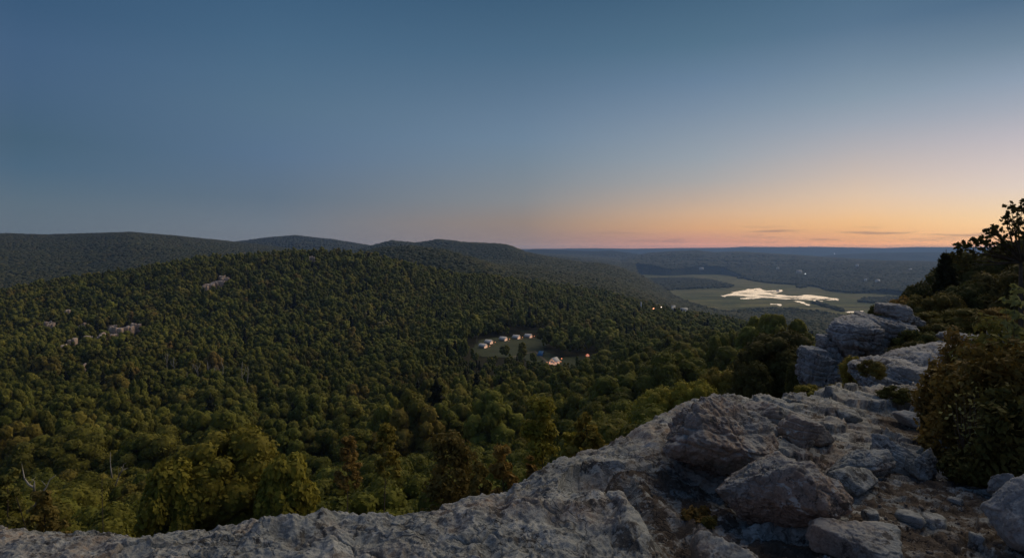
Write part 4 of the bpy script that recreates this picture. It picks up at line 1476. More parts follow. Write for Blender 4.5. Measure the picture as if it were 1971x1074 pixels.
outcrop('rock_ledge_block', 'pale layered rock blocks half hidden above the long slab by a green shrub', 'rock outcrop', 18.5, [
    (1846, 648, 66, 10, 0, 1.0, 0, .03, .9), (1858, 656, 44, 12, -.2, .9, 0, .1, .8), (1868, 668, 44, 20, -.3, 1.0, 0, .15, .6), (1812, 668, 18, 20, 0, .6, 0, -.4, .7), (1890, 660, 40, 30, .3, 1.0, 0, 0, .7), (1850, 682, 90, 20, -.1, 1.3, 0, 0, .7)], 620)
outcrop('rock_ledge_block', 'small cracked rock showing between the leaves of the right bush', 'rock outcrop', 17.0, [(1922, 652, 30, 30, 0, .6, 0, .1, .8), (1928, 668, 34, 16, 0, .6, 0, 0, .8)], 640)

# pale rocks showing through the trees of the hill
HL = ['pinkish bare rock band near the top of the wooded hill', 'long broken pink grey cliff low on the left side of the hill', 'pale pillar of rock at the left end of the hill', 'single pale rock high among the hill trees',
      'pale rock below the pillar on the left of the hill', 'narrow pale rock tooth left of the long cliff', 'small lone grey rock under the long cliff', 'thin pale rock strip above the long cliff', 'tiny bright rock outcrop on the summit of the hill', 'tiny pale rock deep in the valley trees']
for gi_, grp in enumerate(hill_spots):
    bx, by = np.mean([g_[0] for g_ in grp]), np.mean([g_[1] for g_ in grp])
    root = empty('hill_outcrop', (bx, by, gz(bx, by)), HL[gi_], 'rock outcrop')
    for i, (x_, y_, a, b, w_, h_) in enumerate(grp):
        zt = -(b - HV) / F * y_
        zg = gz(x_, y_)
        hh_ = max(h_, zt - zg + h_ * .5) + 2.6
        for q_ in range(3):
            ww = w_ * R.uniform(.35, .6)
            me = rock_mesh('boulder', (ww, 5, hh_ * R.uniform(.7, 1.0) + 1), 700 + gi_ * 10 + i * 3 + q_, m_hillrock, 2 if gi_ > 1 else 3, square=.8, cuts=8, strata=.1)
            obj('boulder', me, root, loc=(x_ - bx + (q_ - 1) * w_ * .36, y_ - by + R.uniform(-1, 1), zg + hh_ * .5 - gz(bx, by) - R.uniform(0, 1.4)))

# ------------------------------------------------------------------ trees and shrubs planted by hand
def leafy(name, w, h, base, nl, nc, size, seed, mat, shape='round', core=1, **kw):
    return crown_mesh(name, w, h, base, nl, nc, size, seed, mat, shape, core, **kw)


UNIT = {}


def unit_crown(mat, k, size=.13, nc=200, nl=34, core=1, shape='round', long=1.4, inner=.7):
    key = (mat.name, k, size, core, shape)
    if key not in UNIT:
        UNIT[key] = (leafy('crown', 4, 4.2, 1.0, nl, nc, size, 900 + k, mat, shape, core=core, long=long, inner=inner), trunk_mesh('trunk', 4, 4.2, 1.0, 900 + k, m_bark, r0=.1, limbs=7))
    return UNIT[key]


def plant(u, vtop, Y_, wpx, label, mat, k=0, cat='tree', name='broadleaf_tree', size=.13, hmin=None, group=None, zb=None, core=1, shape='round', hcrown=None, nc=200, nl=34, rz=0, inner=.7):
    x = (u - CU) / F * Y_
    ztop = -(vtop - HV) / F * Y_
    g_ = gz(x, Y_) if zb is None else zb
    if zb is None:
        for r_ in (3.0,):
            g_ = gz(x, Y_)
    H = ztop - g_
    if H < .25:
        H = .25
    w = wpx / F * Y_
    hc = hcrown if hcrown else min(H * .92, max(w * 1.15, H * .55))
    cm_, tm_ = unit_crown(mat, k, size, nc, nl, core, shape, inner=inner)
    root = empty(name, (x, Y_, g_), label, cat, group, rz=rz)
    c_ = obj('crown' if cat == 'tree' else 'foliage', cm_, root)
    s_ = (w / 4.0, w / 4.0, hc / 4.2)
    c_.scale = s_
    c_.location = (0, 0, H - hc - 1.0 * s_[2])
    t_ = obj('trunk' if cat == 'tree' else 'stem', tm_, root)
    t_.scale = (w / 4, w / 4, H / 5.3)
    return root


LF = .17
hand = [
    (430, 822, 50, 215, 'broad yellow green tree with billowing crown, the largest one in the lower left', m_leaf_yg, 0, .30, 'round', 8.8),
    (545, 868, 47, 120, 'smaller yellow green tree leaning against the largest lower left tree', m_leaf_yg, 1, .30, 'egg', 7.5),
    (330, 880, 46, 120, 'dim olive tree at the left shoulder of the largest lower left tree', m_leaf_yg, 2, .30, 'egg', 7),
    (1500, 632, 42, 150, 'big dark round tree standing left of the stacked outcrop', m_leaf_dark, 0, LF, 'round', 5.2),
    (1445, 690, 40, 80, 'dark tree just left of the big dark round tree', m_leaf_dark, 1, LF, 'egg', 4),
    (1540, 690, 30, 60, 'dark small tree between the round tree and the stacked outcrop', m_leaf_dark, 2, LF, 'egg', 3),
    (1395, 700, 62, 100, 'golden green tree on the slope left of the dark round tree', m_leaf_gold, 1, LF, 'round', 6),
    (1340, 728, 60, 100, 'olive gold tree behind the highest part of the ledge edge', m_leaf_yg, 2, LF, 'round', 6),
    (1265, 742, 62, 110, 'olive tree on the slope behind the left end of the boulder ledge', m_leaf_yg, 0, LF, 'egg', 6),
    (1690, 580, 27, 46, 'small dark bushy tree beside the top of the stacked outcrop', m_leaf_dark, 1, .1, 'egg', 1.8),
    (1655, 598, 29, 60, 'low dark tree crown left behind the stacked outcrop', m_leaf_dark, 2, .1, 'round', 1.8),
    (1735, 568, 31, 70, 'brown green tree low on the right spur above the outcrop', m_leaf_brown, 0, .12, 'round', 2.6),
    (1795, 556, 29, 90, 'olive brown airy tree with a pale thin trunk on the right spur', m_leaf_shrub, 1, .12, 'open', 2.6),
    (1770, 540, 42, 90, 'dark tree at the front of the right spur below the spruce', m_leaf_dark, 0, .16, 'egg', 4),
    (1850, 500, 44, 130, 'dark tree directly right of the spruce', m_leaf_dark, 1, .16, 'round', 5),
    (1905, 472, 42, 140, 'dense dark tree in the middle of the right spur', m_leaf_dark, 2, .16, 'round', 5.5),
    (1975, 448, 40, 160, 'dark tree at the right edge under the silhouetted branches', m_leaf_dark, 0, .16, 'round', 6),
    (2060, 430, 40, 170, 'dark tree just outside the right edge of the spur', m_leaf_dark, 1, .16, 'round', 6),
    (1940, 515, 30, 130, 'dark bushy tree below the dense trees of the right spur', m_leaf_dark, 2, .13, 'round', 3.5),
    (1860, 540, 30, 110, 'shadowed round tree in the centre of the right spur', m_leaf_dark, 0, .13, 'round', 3.2),
    (2010, 490, 27, 150, 'dark tree against the right edge behind the bushes', m_leaf_dark, 1, .13, 'round', 4)]
for (a, vt_, Yh, wp, lab, mt, kk, ls, shp, hc) in hand:
    plant(a, vt_, Yh, wp, lab, mt, kk, size=ls * 4 / (wp / F * Yh) if (wp / F * Yh) > 4 else ls, shape=shp, hcrown=hc, nc=260, nl=38)

shr = [
    (1742, 604, 24, 90, 'rust brown shrub on the slope right above the outcrop', m_leaf_brown, 0, 1.2),
    (1800, 596, 23, 100, 'olive feathery shrub in the middle of the slope beyond the slabs', m_leaf_shrub, 1, 1.2),
    (1868, 590, 22, 110, 'tawny shrub on the slope under the dark trees', m_leaf_shrub, 2, 1.2),
    (1930, 588, 21, 110, 'dull brown shrub near the right edge of the slope', m_leaf_brown, 1, 1.3),
    (1770, 628, 20, 90, 'dark shrub filling the hollow right of the outcrop', m_leaf_dark, 0, 1.4),
    (1815, 618, 20.5, 80, 'dark olive shrub above the layered blocks', m_leaf_dark, 2, 1.2),
    (1733, 662, 18, 70, 'dark shrub hugging the right foot of the outcrop', m_leaf_dark, 1, 1.1),
    (1780, 652, 17.5, 90, 'wide dark shrub behind the long smooth slab', m_leaf_dark, 0, 1.0),
    (1833, 656, 17.6, 40, 'bright green shrub growing in front of the layered blocks', m_leaf_yg, 1, .55),
    (1652, 680, 17, 62, 'golden bush growing in the gap below the outcrop', m_leaf_gold, 0, 1.0),
    (1617, 735, 13.5, 70, 'low green and gold bush behind the ledge at the outcrop foot', m_leaf_shrub, 1, .6),
    (1560, 738, 13.5, 70, 'low olive bush peeping over the ledge top', m_leaf_yg, 2, .6),
    (1680, 742, 11.6, 50, 'small dark bush between ledge top and jagged slab', m_leaf_shrub, 0, .4),
    (1722, 766, 9.4, 60, 'dark mossy tussock in the hollow of the path', m_leaf_dark, 1, .3)]
for (a, vt_, Yh, wp, lab, mt, kk, hc) in shr:
    x_ = (a - CU) / F * Yh
    base = -(vt_ - HV) / F * Yh - hc
    g_ = gz(x_, Yh) if Yh > 11.8 else lz(x_, Yh)
    plant(a, vt_, Yh, wp, lab, mt, kk, cat='shrub', name='shrub', size=.16, shape='round', zb=min(g_, base) if Yh > 11.8 else g_, hcrown=hc, nc=110, nl=26, core=0)

m_leaf_bigbush = foliage('big_bush_foliage', [(0, (.11, .115, .032)), (.5, (.16, .135, .038)), (1, (.20, .14, .042))], trans=.3)
# nearer shrubs with leaves big enough to read
def near_shrub(u, vtop, Y_, wpx, hpx, label, mat, seed, leaf=.04, n=26, per=150, group=None, zb=None, stemmat=None, cat='shrub'):
    x = (u - CU) / F * Y_
    w, h = wpx / F * Y_, hpx / F * Y_
    zt = -(vtop - HV) / F * Y_
    g_ = (lz(x, Y_) if Y_ < 11.5 else zt - h) if zb is None else zb
    root = empty('shrub', (x, Y_, g_), label, cat, group)
    rng = np.random.default_rng(seed)
    mb, sb = MB(), MB()
    top = zt - g_
    b0 = max(0.02, top - h)
    for i in range(n):
        a = rng.uniform(0, 6.28)
        t = rng.uniform(0, 1) ** .8
        rr = w / 2 * math.sqrt(rng.uniform(0, 1)) * (1 - .55 * max(0, t - .45))
        tip = np.array([math.cos(a) * rr, math.sin(a) * rr * .9, b0 + (top - b0) * (t * .92)])
        root_p = np.array([math.cos(a) * rr * .15, math.sin(a) * rr * .15, 0])
        midp = (tip + root_p) / 2 + np.array([math.cos(a), math.sin(a), 0]) * w * .05 + rng.normal(0, .03, 3) * w
        sb.tube([root_p, midp, tip], [.007, .005, .002], 4)
        # sprays of leaves along the outer stem
        for c_ in np.linspace(.35, 1.08, 6):
            p0 = midp + (tip - midp) * (c_ * 2 - 1) if c_ > .5 else root_p + (midp - root_p) * c_ * 2
            v = cards(p0, w * .13, per // 6, leaf, rng, long=1.9, inner=.1)
            mb.add(v, q=np.arange(len(v)).reshape(-1, 4))
    obj('foliage', mb.me('foliage', mat), root)
    obj('stem', sb.me('stem', m_bark, True), root)
    return root


near_shrub(1905, 668, 6.5, 190, 250, 'big dark green bush at the right edge with a few pale leaves', m_leaf_bigbush, 1, .045, 60, 240)
near_shrub(1828, 702, 7.3, 120, 150, 'rust and orange leaved bush at the left front of the right bushes', m_leaf_brown, 2, .045, 44, 200)
near_shrub(1960, 622, 8.2, 200, 210, 'tall olive brown bush at the right edge behind the big dark bush', m_leaf_shrub, 3, .05, 60, 220)
near_shrub(1885, 640, 9.4, 140, 160, 'mid brown leafy bush between the slabs and the tall olive bush', m_leaf_brown, 4, .05, 46, 200)
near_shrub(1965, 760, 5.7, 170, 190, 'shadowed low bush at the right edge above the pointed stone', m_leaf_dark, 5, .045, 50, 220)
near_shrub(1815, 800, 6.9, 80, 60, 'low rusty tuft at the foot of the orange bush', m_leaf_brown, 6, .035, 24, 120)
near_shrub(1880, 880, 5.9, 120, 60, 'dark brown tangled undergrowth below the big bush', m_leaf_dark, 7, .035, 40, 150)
near_shrub(1965, 560, 7.0, 60, 60, 'pale green leafy sprig reaching in at the right edge', m_leaf_light, 8, .05, 7, 40, zb=-1.5)
near_shrub(1890, 745, 6.0, 130, 110, 'scatter of pale yellow leaves on the twigs of the dark bush', m_leaf_light, 9, .026, 40, 9)
near_shrub(1345, 985, 5.15, 60, 30, 'brown dead bracken in the gully under the biggest boulder', m_leaf_brown, 10, .03, 22, 60)
near_shrub(1365, 1000, 5.0, 30, 40, 'small green tuft against the left side of the faceted boulder', m_leaf_shrub, 12, .025, 14, 60)
near_shrub(1195, 846, 7.2, 20, 22, 'tiny yellow seedling on the ledge edge below the boulder', m_leaf_gold, 13, .03, 3, 10, zb=-2.25)
near_shrub(1168, 850, 7.3, 26, 20, 'little yellow sprig just left of the tiny seedling on the ledge edge', m_leaf_gold, 14, .03, 4, 12, zb=-2.35)

# slender young trees reaching up just behind the ledge
def sapling(u, vtop, Y_, wpx, hpx, label, mat, seed, leaf=.09, n=30, per=60):
    x = (u - CU) / F * Y_
    g_ = gz(x, Y_)
    w, h = wpx / F * Y_, hpx / F * Y_
    zt = -(vtop - HV) / F * Y_
    root = empty('young_tree', (x, Y_, g_), label, 'tree')
    rng = np.random.default_rng(seed)
    H = zt - g_
    sb, mb = MB(), MB()
    lean = rng.normal(0, .03, 2)
    sb.tube([[0, 0, -.4], [lean[0] * H * .5, lean[1] * H * .5, H * .5], [0, 0, H * .97]], [.09, .06, .012], 6)
    for i in range(n):
        t = rng.uniform(0, 1)
        zc = H - h * (1 - t)
        a = i * 2.4
        rr = w / 2 * (1 - t * .7) * rng.uniform(.4, 1.0)
        tip = np.array([math.cos(a) * rr, math.sin(a) * rr, zc])
        sb.tube([[0, 0, zc - rr * .6], tip], [.012, .004], 4)
        v = cards(tip, w * .12, per, leaf, rng, long=1.7, inner=.1)
        mb.add(v, q=np.arange(len(v)).reshape(-1, 4))
    obj('crown', mb.me('crown', mat), root)
    obj('trunk', sb.me('trunk', m_bark, True), root)


sapling(1130, 793, 12.5, 84, 120, 'yellow leaved young tree poking up behind the curve of the ledge', m_leaf_gold, 21)
sapling(1100, 835, 13.0, 60, 80, 'small yellow green young tree at the foot of the yellow leaved one', m_leaf_yg, 22)
sapling(968, 862, 12.5, 70, 130, 'rusty brown young tree just behind the low middle of the ledge', m_leaf_brown, 23)
sapling(925, 895, 12.0, 60, 90, 'brown leafed young tree left of the rusty one', m_leaf_brown, 24)
sapling(1022, 882, 11.5, 22, 50, 'very thin young tree with few leaves right of the rusty one', m_leaf_brown, 25, n=9, per=25)
sapling(870, 830, 26, 150, 210, 'olive brown young tree with rounded crown above the middle of the ledge', m_leaf_shrub, 26, .13, 60, 90)
sapling(1040, 770, 34, 130, 260, 'tall loose green tree behind the yellow leaved young tree', m_leaf_yg, 27, .15, 70, 90)
sapling(745, 818, 40, 70, 100, 'bright yellow green feathery tree top in the dark slope', m_leaf_gold, 28, .15, 40, 70)
sapling(670, 840, 42, 60, 90, 'orange tinged tree top left of the bright yellow green one', m_leaf_brown, 29, .15, 40, 70)
sapling(85, 945, 15, 90, 110, 'brown olive young tree around the bleached branches at lower left', m_leaf_brown, 30)
sapling(15, 905, 17, 80, 130, 'olive young tree at the left edge above the ledge', m_leaf_shrub, 31)

# spruce on the spur
def spruce(u, vtop, Y_, wpx, label, seed):
    x = (u - CU) / F * Y_
    g_ = gz(x, Y_)
    zt = -(vtop - HV) / F * Y_
    H = zt - g_
    w = wpx / F * Y_
    root = empty('spruce_tree', (x, Y_, g_), label, 'tree')
    rng = np.random.default_rng(seed)
    mb, sb = MB(), MB()
    sb.tube([[0, 0, -.3], [0, 0, H * .5], [0, 0, H]], [.14, .09, .012], 6)
    nl_ = 26
    for i in range(nl_):
        t = i / nl_
        z = H * (.12 + .86 * t)
        r = w / 2 * (1 - t) ** .85 + .05
        nb = 9 if t < .7 else 6
        for b in range(nb):
            a = b * 2 * math.pi / nb + i * 1.1 + rng.uniform(-.2, .2)
            L = r * rng.uniform(.75, 1.15)
            d = np.array([math.cos(a), math.sin(a), 0])
            tip = d * L + np.array([0, 0, z - L * .22 + L * .1])
            sb.tube([[0, 0, z], tip], [.02, .006], 4)
            for c_ in np.linspace(.25, 1.05, 7):
                p = np.array([0, 0, z]) * (1 - c_) + tip * c_
                v = cards(p, .10 + .05 * L, 9, .16, rng, long=2.4, inner=.1)
                v[:, 2] -= .02
                mb.add(v, q=np.arange(len(v)).reshape(-1, 4))
    obj('needles', mb.me('needles', m_needle), root)
    obj('trunk', sb.me('trunk', m_bark, True), root)


spruce(1821, 480, 33, 96, 'dark spruce with a thin bent tip standing on the right spur', 41)
spruce(1788, 560, 31, 60, 'smaller spruce leaning out left of the dark spruce', 42)


# oak branches against the afterglow
def open_tree(u, vtop, Y_, label, seed, tips, leaf=.085):
    x = (u - CU) / F * Y_
    g_ = gz(x, Y_)
    root = empty('oak_tree', (x, Y_, g_), label, 'tree')
    rng = np.random.default_rng(seed)
    mb, sb = MB(), MB()
    o = np.array([x, Y_, g_])
    fork = np.array([0, 0, 0]) + (at(u, vtop + 120, Y_) - o)
    sb.tube([[0, 0, -.3], fork * np.array([.5, 1, .5]), fork], [.09, .07, .05], 7)
    for (tu, tv, dy, r) in tips:
        tip = at(tu, tv, Y_ + dy) - o
        m1 = fork + (tip - fork) * .5 + rng.normal(0, .12, 3)
        sb.tube([fork, m1, tip], [.03, .018, .006], 5)
        rad = r / F * Y_
        for c_ in range(max(5, int(r * 1.1))):
            p = tip + rng.normal(0, 1, 3) * rad * .5
            sb.tube([tip, p], [.008, .004], 3)
            v = cards(p, .055, 5, leaf, rng, long=1.7, inner=.1)
            mb.add(v, q=np.arange(len(v)).reshape(-1, 4))
    obj('crown', mb.me('crown', m_leaf_dark), root)
    obj('trunk', sb.me('trunk', m_bark, True), root)


tips = [(1945, 395, 0, 9), (1958, 402, .3, 11), (1972, 392, -.2, 9), (1985, 400, 0, 16), (1940, 412, 0, 7), (1962, 425, 0, 14), (1938, 430, .2, 12), (1980, 430, .5, 18), (1950, 446, -.3, 14), (1970, 455, 0, 18), (2000, 450, 0, 24),
        (1920, 446, .2, 10), (1905, 456, 0, 12), (1930, 464, 0, 16), (1890, 460, .3, 9), (1882, 470, 0, 12), (1900, 478, 0, 16), (1868, 462, 0, 6), (1862, 474, .2, 10), (1850, 486, 0, 10), (1875, 490, 0, 15), (1845, 472, 0, 6), (1842, 496, .2, 10),
        (1858, 508, 0, 11), (1925, 488, .2, 20), (1955, 482, .4, 22), (1990, 490, .4, 28), (1912, 440, 0, 6), (1895, 445, 0, 5), (2030, 430, 0, 26), (2040, 470, 0, 30)]
open_tree(1965, 385, 20, 'oak with separate leaf clusters silhouetted against the orange sky at the right edge', 51, tips)


# bleached dead trees
def dead_tree(x, y, label, seed, H, r0=.1, mat=None, group=None, branches=None, nb=5, name='dead_tree'):
    g_ = gz(x, y)
    root = empty(name, (x, y, g_), label, 'tree', group)
    rng = np.random.default_rng(seed)
    mb = MB()
    pts = np.array([[rng.normal(0, .02) * H * t, rng.normal(0, .02) * H * t, H * t - .3] for t in np.linspace(0, 1, 6)])
    mb.tube(pts, np.linspace(r0, r0 * .25, 6), 6)
    obj('trunk', mb.me('trunk', mat or (m_bark if branches else m_deadwood), True), root)
    o = np.array([x, y, g_])
    if branches:
        for br in branches:
            b = MB()
            P_ = np.array([at(*q) for q in br]) - o
            b.tube(P_, np.linspace(r0 * .8, r0 * .15, len(P_)), 5)
            for q in range(2):
                i = 1 + q % (len(P_) - 1)
                d = rng.normal(0, 1, 3) * np.linalg.norm(P_[-1] - P_[0]) * .16
                d[2] = abs(d[2])
                b.tube([P_[i], P_[i] + d], [r0 * .25, r0 * .08], 4)
            obj('branch', b.me('branch', mat or m_deadwood, True), root)
    else:
        for q in range(nb):
            b = MB()
            t = rng.uniform(.45, .9)
            p0 = pts[0] * (1 - t) + pts[-1] * t
            a = rng.uniform(0, 6.28)
            L = H * rng.uniform(.12, .25)
            b.tube([p0, p0 + [math.cos(a) * L * .4, math.sin(a) * L * .4, L * .5], p0 + [math.cos(a) * L * .6, math.sin(a) * L * .6, L * 1.1]], [r0 * .5, r0 * .35, r0 * .12], 4)
            obj('branch', b.me('branch', mat or m_deadwood, True), root)
    return root


xa = at(66, 990, 15)
ha = at(66, 928, 15)[2] - gz(xa[0], 15)
dead_tree(xa[0], 15, 'bleached dead tree with two forked white branches at lower left', 61, ha, .035, branches=[
    [(65, 938, 15), (55, 932, 15), (47, 920, 15), (44, 905, 15.1), (42, 892, 15)], [(66, 975, 15), (78, 952, 15), (90, 936, 14.9), (96, 922, 15), (108, 914, 15)], [(66, 945, 15), (66, 930, 15), (67, 926, 15)]])
xa = at(216, 930, 27)
ha = at(216, 905, 27)[2] - gz(xa[0], 27)
dead_tree(xa[0], 27, 'pair of thin white dead stems rising from the dark slope left of the largest tree', 62, ha, .04, branches=[
    [(216, 920, 27), (213, 900, 27), (212, 885, 27), (213, 870, 27)], [(222, 935, 27), (228, 918, 27), (236, 905, 27), (246, 900, 27)], [(228, 918, 27), (236, 900, 27), (238, 893, 27)]])
k = 0
for (a, b, hh_), (x_, y_) in zip(SNAGS, snag_pos):
    k += 1
    dead_tree(x_, y_, 'pale bare trunk among the grey snags low on the wooded hill', 70 + k, hh_ + 6, .36, mat=m_deadwood, group='grey snags on the wooded hill', nb=3, name='snag')

# ------------------------------------------------------------------ the tents in the clearing
m_canvas = plain('canvas', (.62, .60, .58), .85, .1, nscale=.8, noise_amt=.06)
m_canvasB = plain('canvas_fly', (.80, .78, .77), .8, .1, nscale=.8, noise_amt=.06)
m_glow = plain('lit_canvas', (.6, .42, .28), .8, .1, emit=(1.0, .62, .42), es=.5)
m_bulb = plain('lamp_bulb', (1, .8, .6), .5, .1, emit=(1.0, .30, .12), es=1.6)
m_white_bulb = plain('white_lamp_bulb', (1, 1, 1), .5, .1, emit=(.9, .95, 1.0), es=2.2)
m_deck = plain('deck_wood', (.30, .19, .12), .8, .2, nscale=4)
m_blue = plain('blue_tarp', (.06, .20, .42), .6, .3, nscale=.6)
m_pathm = plain('trodden_path', (.20, .17, .12), .95, .1, nscale=.5, noise_amt=.3)
m_lawn, nt, bs = M('mown_grass')
geo = N(nt, 'ShaderNodeNewGeometry')
n1 = N(nt, 'ShaderNodeTexNoise', inp={'Vector': geo.outputs['Position'], 'Scale': .12, 'Detail': 8, 'Roughness': .7})
nt.links.new(ramp(nt, n1.outputs[0], [(.35, (.036, .050, .017)), (.65, (.066, .082, .028))]), bs.inputs['Base Color'])
bs.inputs['Roughness'].default_value = .95


def prism(L, W, h0, h1, over=.35):
    """gable roof skin, ridge along x"""
    a = L / 2
    w = W / 2 + over
    lo = h0 - (h1 - h0) * over / (W / 2)
    t = .06
    v = []
    for x in (-a - .25, a + .25):
        v += [(x, -w, lo), (x, 0, h1), (x, w, lo), (x, w, lo - t), (x, 0, h1 - t), (x, -w, lo - t)]
    q = [[0, 1, 7, 6], [1, 2, 8, 7], [3, 4, 10, 9], [4, 5, 11, 10], [2, 3, 9, 8], [5, 0, 6, 11], [0, 5, 4, 1], [1, 4, 3, 2], [6, 7, 10, 11], [7, 8, 9, 10]]
    return v, q


def tent(u, v, label, rz, s=1.0, Y_=None, big=False):
    zc = -74.3
    Yt = -zc * F / (v - HV) if Y_ is None else Y_
    x = (u - CU) / F * Yt
    zc = gz(x, Yt)
    root = empty('tent', (x, Yt, zc), label, 'tent', 'safari tents in the clearing', rz=rz)
    root.scale = (s, s, s)
    L, W = 5.2, 4.0
    mb = MB().add(*prism(L, W, 2.0, 3.4))
    obj('fly_roof', mb.me('fly_roof', m_canvasB), root)
    mb = MB()
    mb.box((-.15, 0, 1.15), (L - .5, W - .2, 1.9))
    obj('wall', mb.me('wall', m_canvas), root)
    # lit gable front
    mb = MB()
    xf = L / 2 - .38
    mb.add([(xf, -W / 2 + .12, .35), (xf, W / 2 - .12, .35), (xf, W / 2 - .12, 2.0), (xf, 0, 3.2), (xf, -W / 2 + .12, 2.0),
            (xf + .05, -W / 2 + .12, .35), (xf + .05, W / 2 - .12, .35), (xf + .05, W / 2 - .12, 2.0), (xf + .05, 0, 3.2), (xf + .05, -W / 2 + .12, 2.0)],
           q=[[0, 4, 9, 5], [1, 6, 7, 2], [0, 5, 6, 1]], t=[[5, 6, 7], [5, 7, 8], [5, 8, 9], [2, 7, 8], [2, 8, 3], [3, 8, 9], [3, 9, 4]])
    obj('lit_front', mb.me('lit_front', m_glow), root)
    mb = MB().box((.9, 0, .12), (L + 2.2, W + .8, .24))
    obj('deck', mb.me('deck', m_deck), root)
    for sy in (-1, 1):
        mb = MB().box((L / 2 + 1.7, sy * W * .45, .85), (.1, .1, 1.3))
        p_ = obj('post', mb.me('post', m_deck), root)
        mb = MB()
        iv_, it_ = ico(1)
        mb.add(iv_ * .22 + np.array([L / 2 + 1.7, sy * W * .45, 1.6]), t=it_)
        obj('lamp', mb.me('lamp', m_bulb), p_)
    return root


tl = ['leftmost and nearest of the five small white tents in a row, its front lit orange', 'second white tent from the left in the row of five, close behind the first', 'middle white tent of the row of five in the clearing',
      'fourth white tent from the left, second from the right end of the row', 'rightmost and farthest white tent of the row, near the dark trees']
for (a, b), lab in zip([(930, 670), (941, 664), (969, 658), (994, 653.5), (1017, 649.5)], tl):
    tent(a, b, lab, -.55, 1.08)
# the large lodge tent on its platform
x_, y_ = on_valley(1067, 698, -75.3)
root = empty('lodge_tent', (x_, y_, gz(x_, y_)), 'large white lodge tent with steep roof, lit porch and wooden platform, nearest to the camera', 'tent', rz=.9)
mb = MB().add(*prism(5.6, 5.4, 2.3, 4.9))
obj('fly_roof', mb.me('fly_roof', m_canvasB), root)
mb = MB().box((0, 0, 1.35), (5.2, 5.0, 1.9))
obj('wall', mb.me('wall', m_glow), root)
mb = MB().add(*prism(2.6, 4.6, 2.0, 3.0))
o = obj('porch_roof', mb.me('porch_roof', m_canvas), root)
o.location = (-4.0, 0, 0)
mb = MB().box((-1.2, 0, .2), (9.6, 6.6, .4))
obj('deck', mb.me('deck', m_deck), root)
for (px_, py_) in [(-5.2, -2.2), (-5.2, 2.2), (-5.4, 0), (-3, -3.0), (0, -3.1), (3.2, -3.0)]:
    mb = MB().box((px_, py_, 1.1), (.12, .12, 1.5))
    p_ = obj('post', mb.me('post', m_deck), root)
    mb = MB()
    iv_, it_ = ico(1)
    mb.add(iv_ * .26 + np.array([px_, py_, 2.0]), t=it_)
    obj('lamp', mb.me('lamp', m_bulb), p_)
# blue tarp shelter
x_, y_ = on_valley(1041, 684, -75.2)
root = empty('tarp_shelter', (x_, y_, gz(x_, y_)), 'blue tarp shelter between the row of tents and the lodge tent', 'shelter', rz=-.5)
mb = MB().add([(-2.2, -1.8, .6), (2.2, -1.8, .6), (2.0, .4, 3.6), (-1.6, .4, 3.6), (-2.2, -1.8, .5), (2.2, -1.8, .5), (2.0, .4, 3.5), (-1.6, .4, 3.5), (-1.8, 2.2, 1.2), (2.2, 2.2, 1.2)],
              q=[[0, 1, 2, 3], [4, 7, 6, 5], [3, 2, 9, 8], [0, 4, 5, 1], [7, 8, 9, 6], [0, 3, 7, 4], [1, 5, 6, 2]])
obj('tarp', mb.me('tarp', m_blue), root)
for sx in (-1.7, 1.9):
    mb = MB().tube([[sx, .4, -.2], [sx, .4, 3.5]], .06, 5)
    obj('pole', mb.me('pole', m_deck), root)
# round lit hut tent on the right
x_, y_ = on_valley(1131, 686, -75.5)
root = empty('lantern_tent', (x_, y_, gz(x_, y_)), 'small orange glowing round tent alone to the right of the lodge tent', 'tent')
mb = MB()
th = np.linspace(0, 2 * math.pi, 13)[:-1]
v = [(math.cos(t) * r_, math.sin(t) * r_, z_) for r_, z_ in ((1.2, 0), (1.25, 1.2), (.8, 1.75), (.05, 2.2)) for t in th]
q = [[i * 12 + j, i * 12 + (j + 1) % 12, (i + 1) * 12 + (j + 1) % 12, (i + 1) * 12 + j] for i in range(3) for j in range(12)]
mb.add(v, q)
obj('canvas', mb.me('canvas', plain('orange_lit_canvas', (.6, .3, .2), .8, .1, emit=(1, .30, .16), es=.5)), root)
mb = MB().box((0, -1.25, .8), (.7, .1, 1.3))
obj('door', mb.me('door', m_glow), root)


def lamp_pole(u, v, Y_, h, label, mat, r=.3, name='lamp_post'):
    x = (u - CU) / F * Y_
    g_ = gz(x, Y_)
    zt = -(v - HV) / F * Y_
    root = empty(name, (x, Y_, g_), label, 'lamp')
    mb = MB().tube([[0, 0, -.3], [0, 0, max(1.0, zt - g_)]], [r * .3, r * .22], 6)
    obj('pole', mb.me('pole', m_palebark), root)
    iv_, it_ = ico(1)
    mb = MB().add(iv_ * r + np.array([0, 0, max(1.0, zt - g_)]), t=it_)
    obj('lamp', mb.me('lamp', mat), root)


lamp_pole(1043, 642, 500, 6, 'white lamp on a pole at the far right corner of the tent clearing', m_white_bulb, .3)
lamp_pole(1081, 690, 408, 4, 'small warm lamp on a post right of the lodge tent', m_bulb, .35)
x_, y_ = on_valley(918, 668, -74.8)
mb = MB().tube([[0, 0, -.4], [0, 0, 9]], [.16, .08], 6)
mb.box((0, 0, 9.1), (.3, .3, .2))
o = obj('flag_pole', mb.me('flag_pole', m_palebark, True), loc=(x_, y_, gz(x_, y_)))
tag(o, 'thin pale pole standing left of the leftmost tent', 'pole')

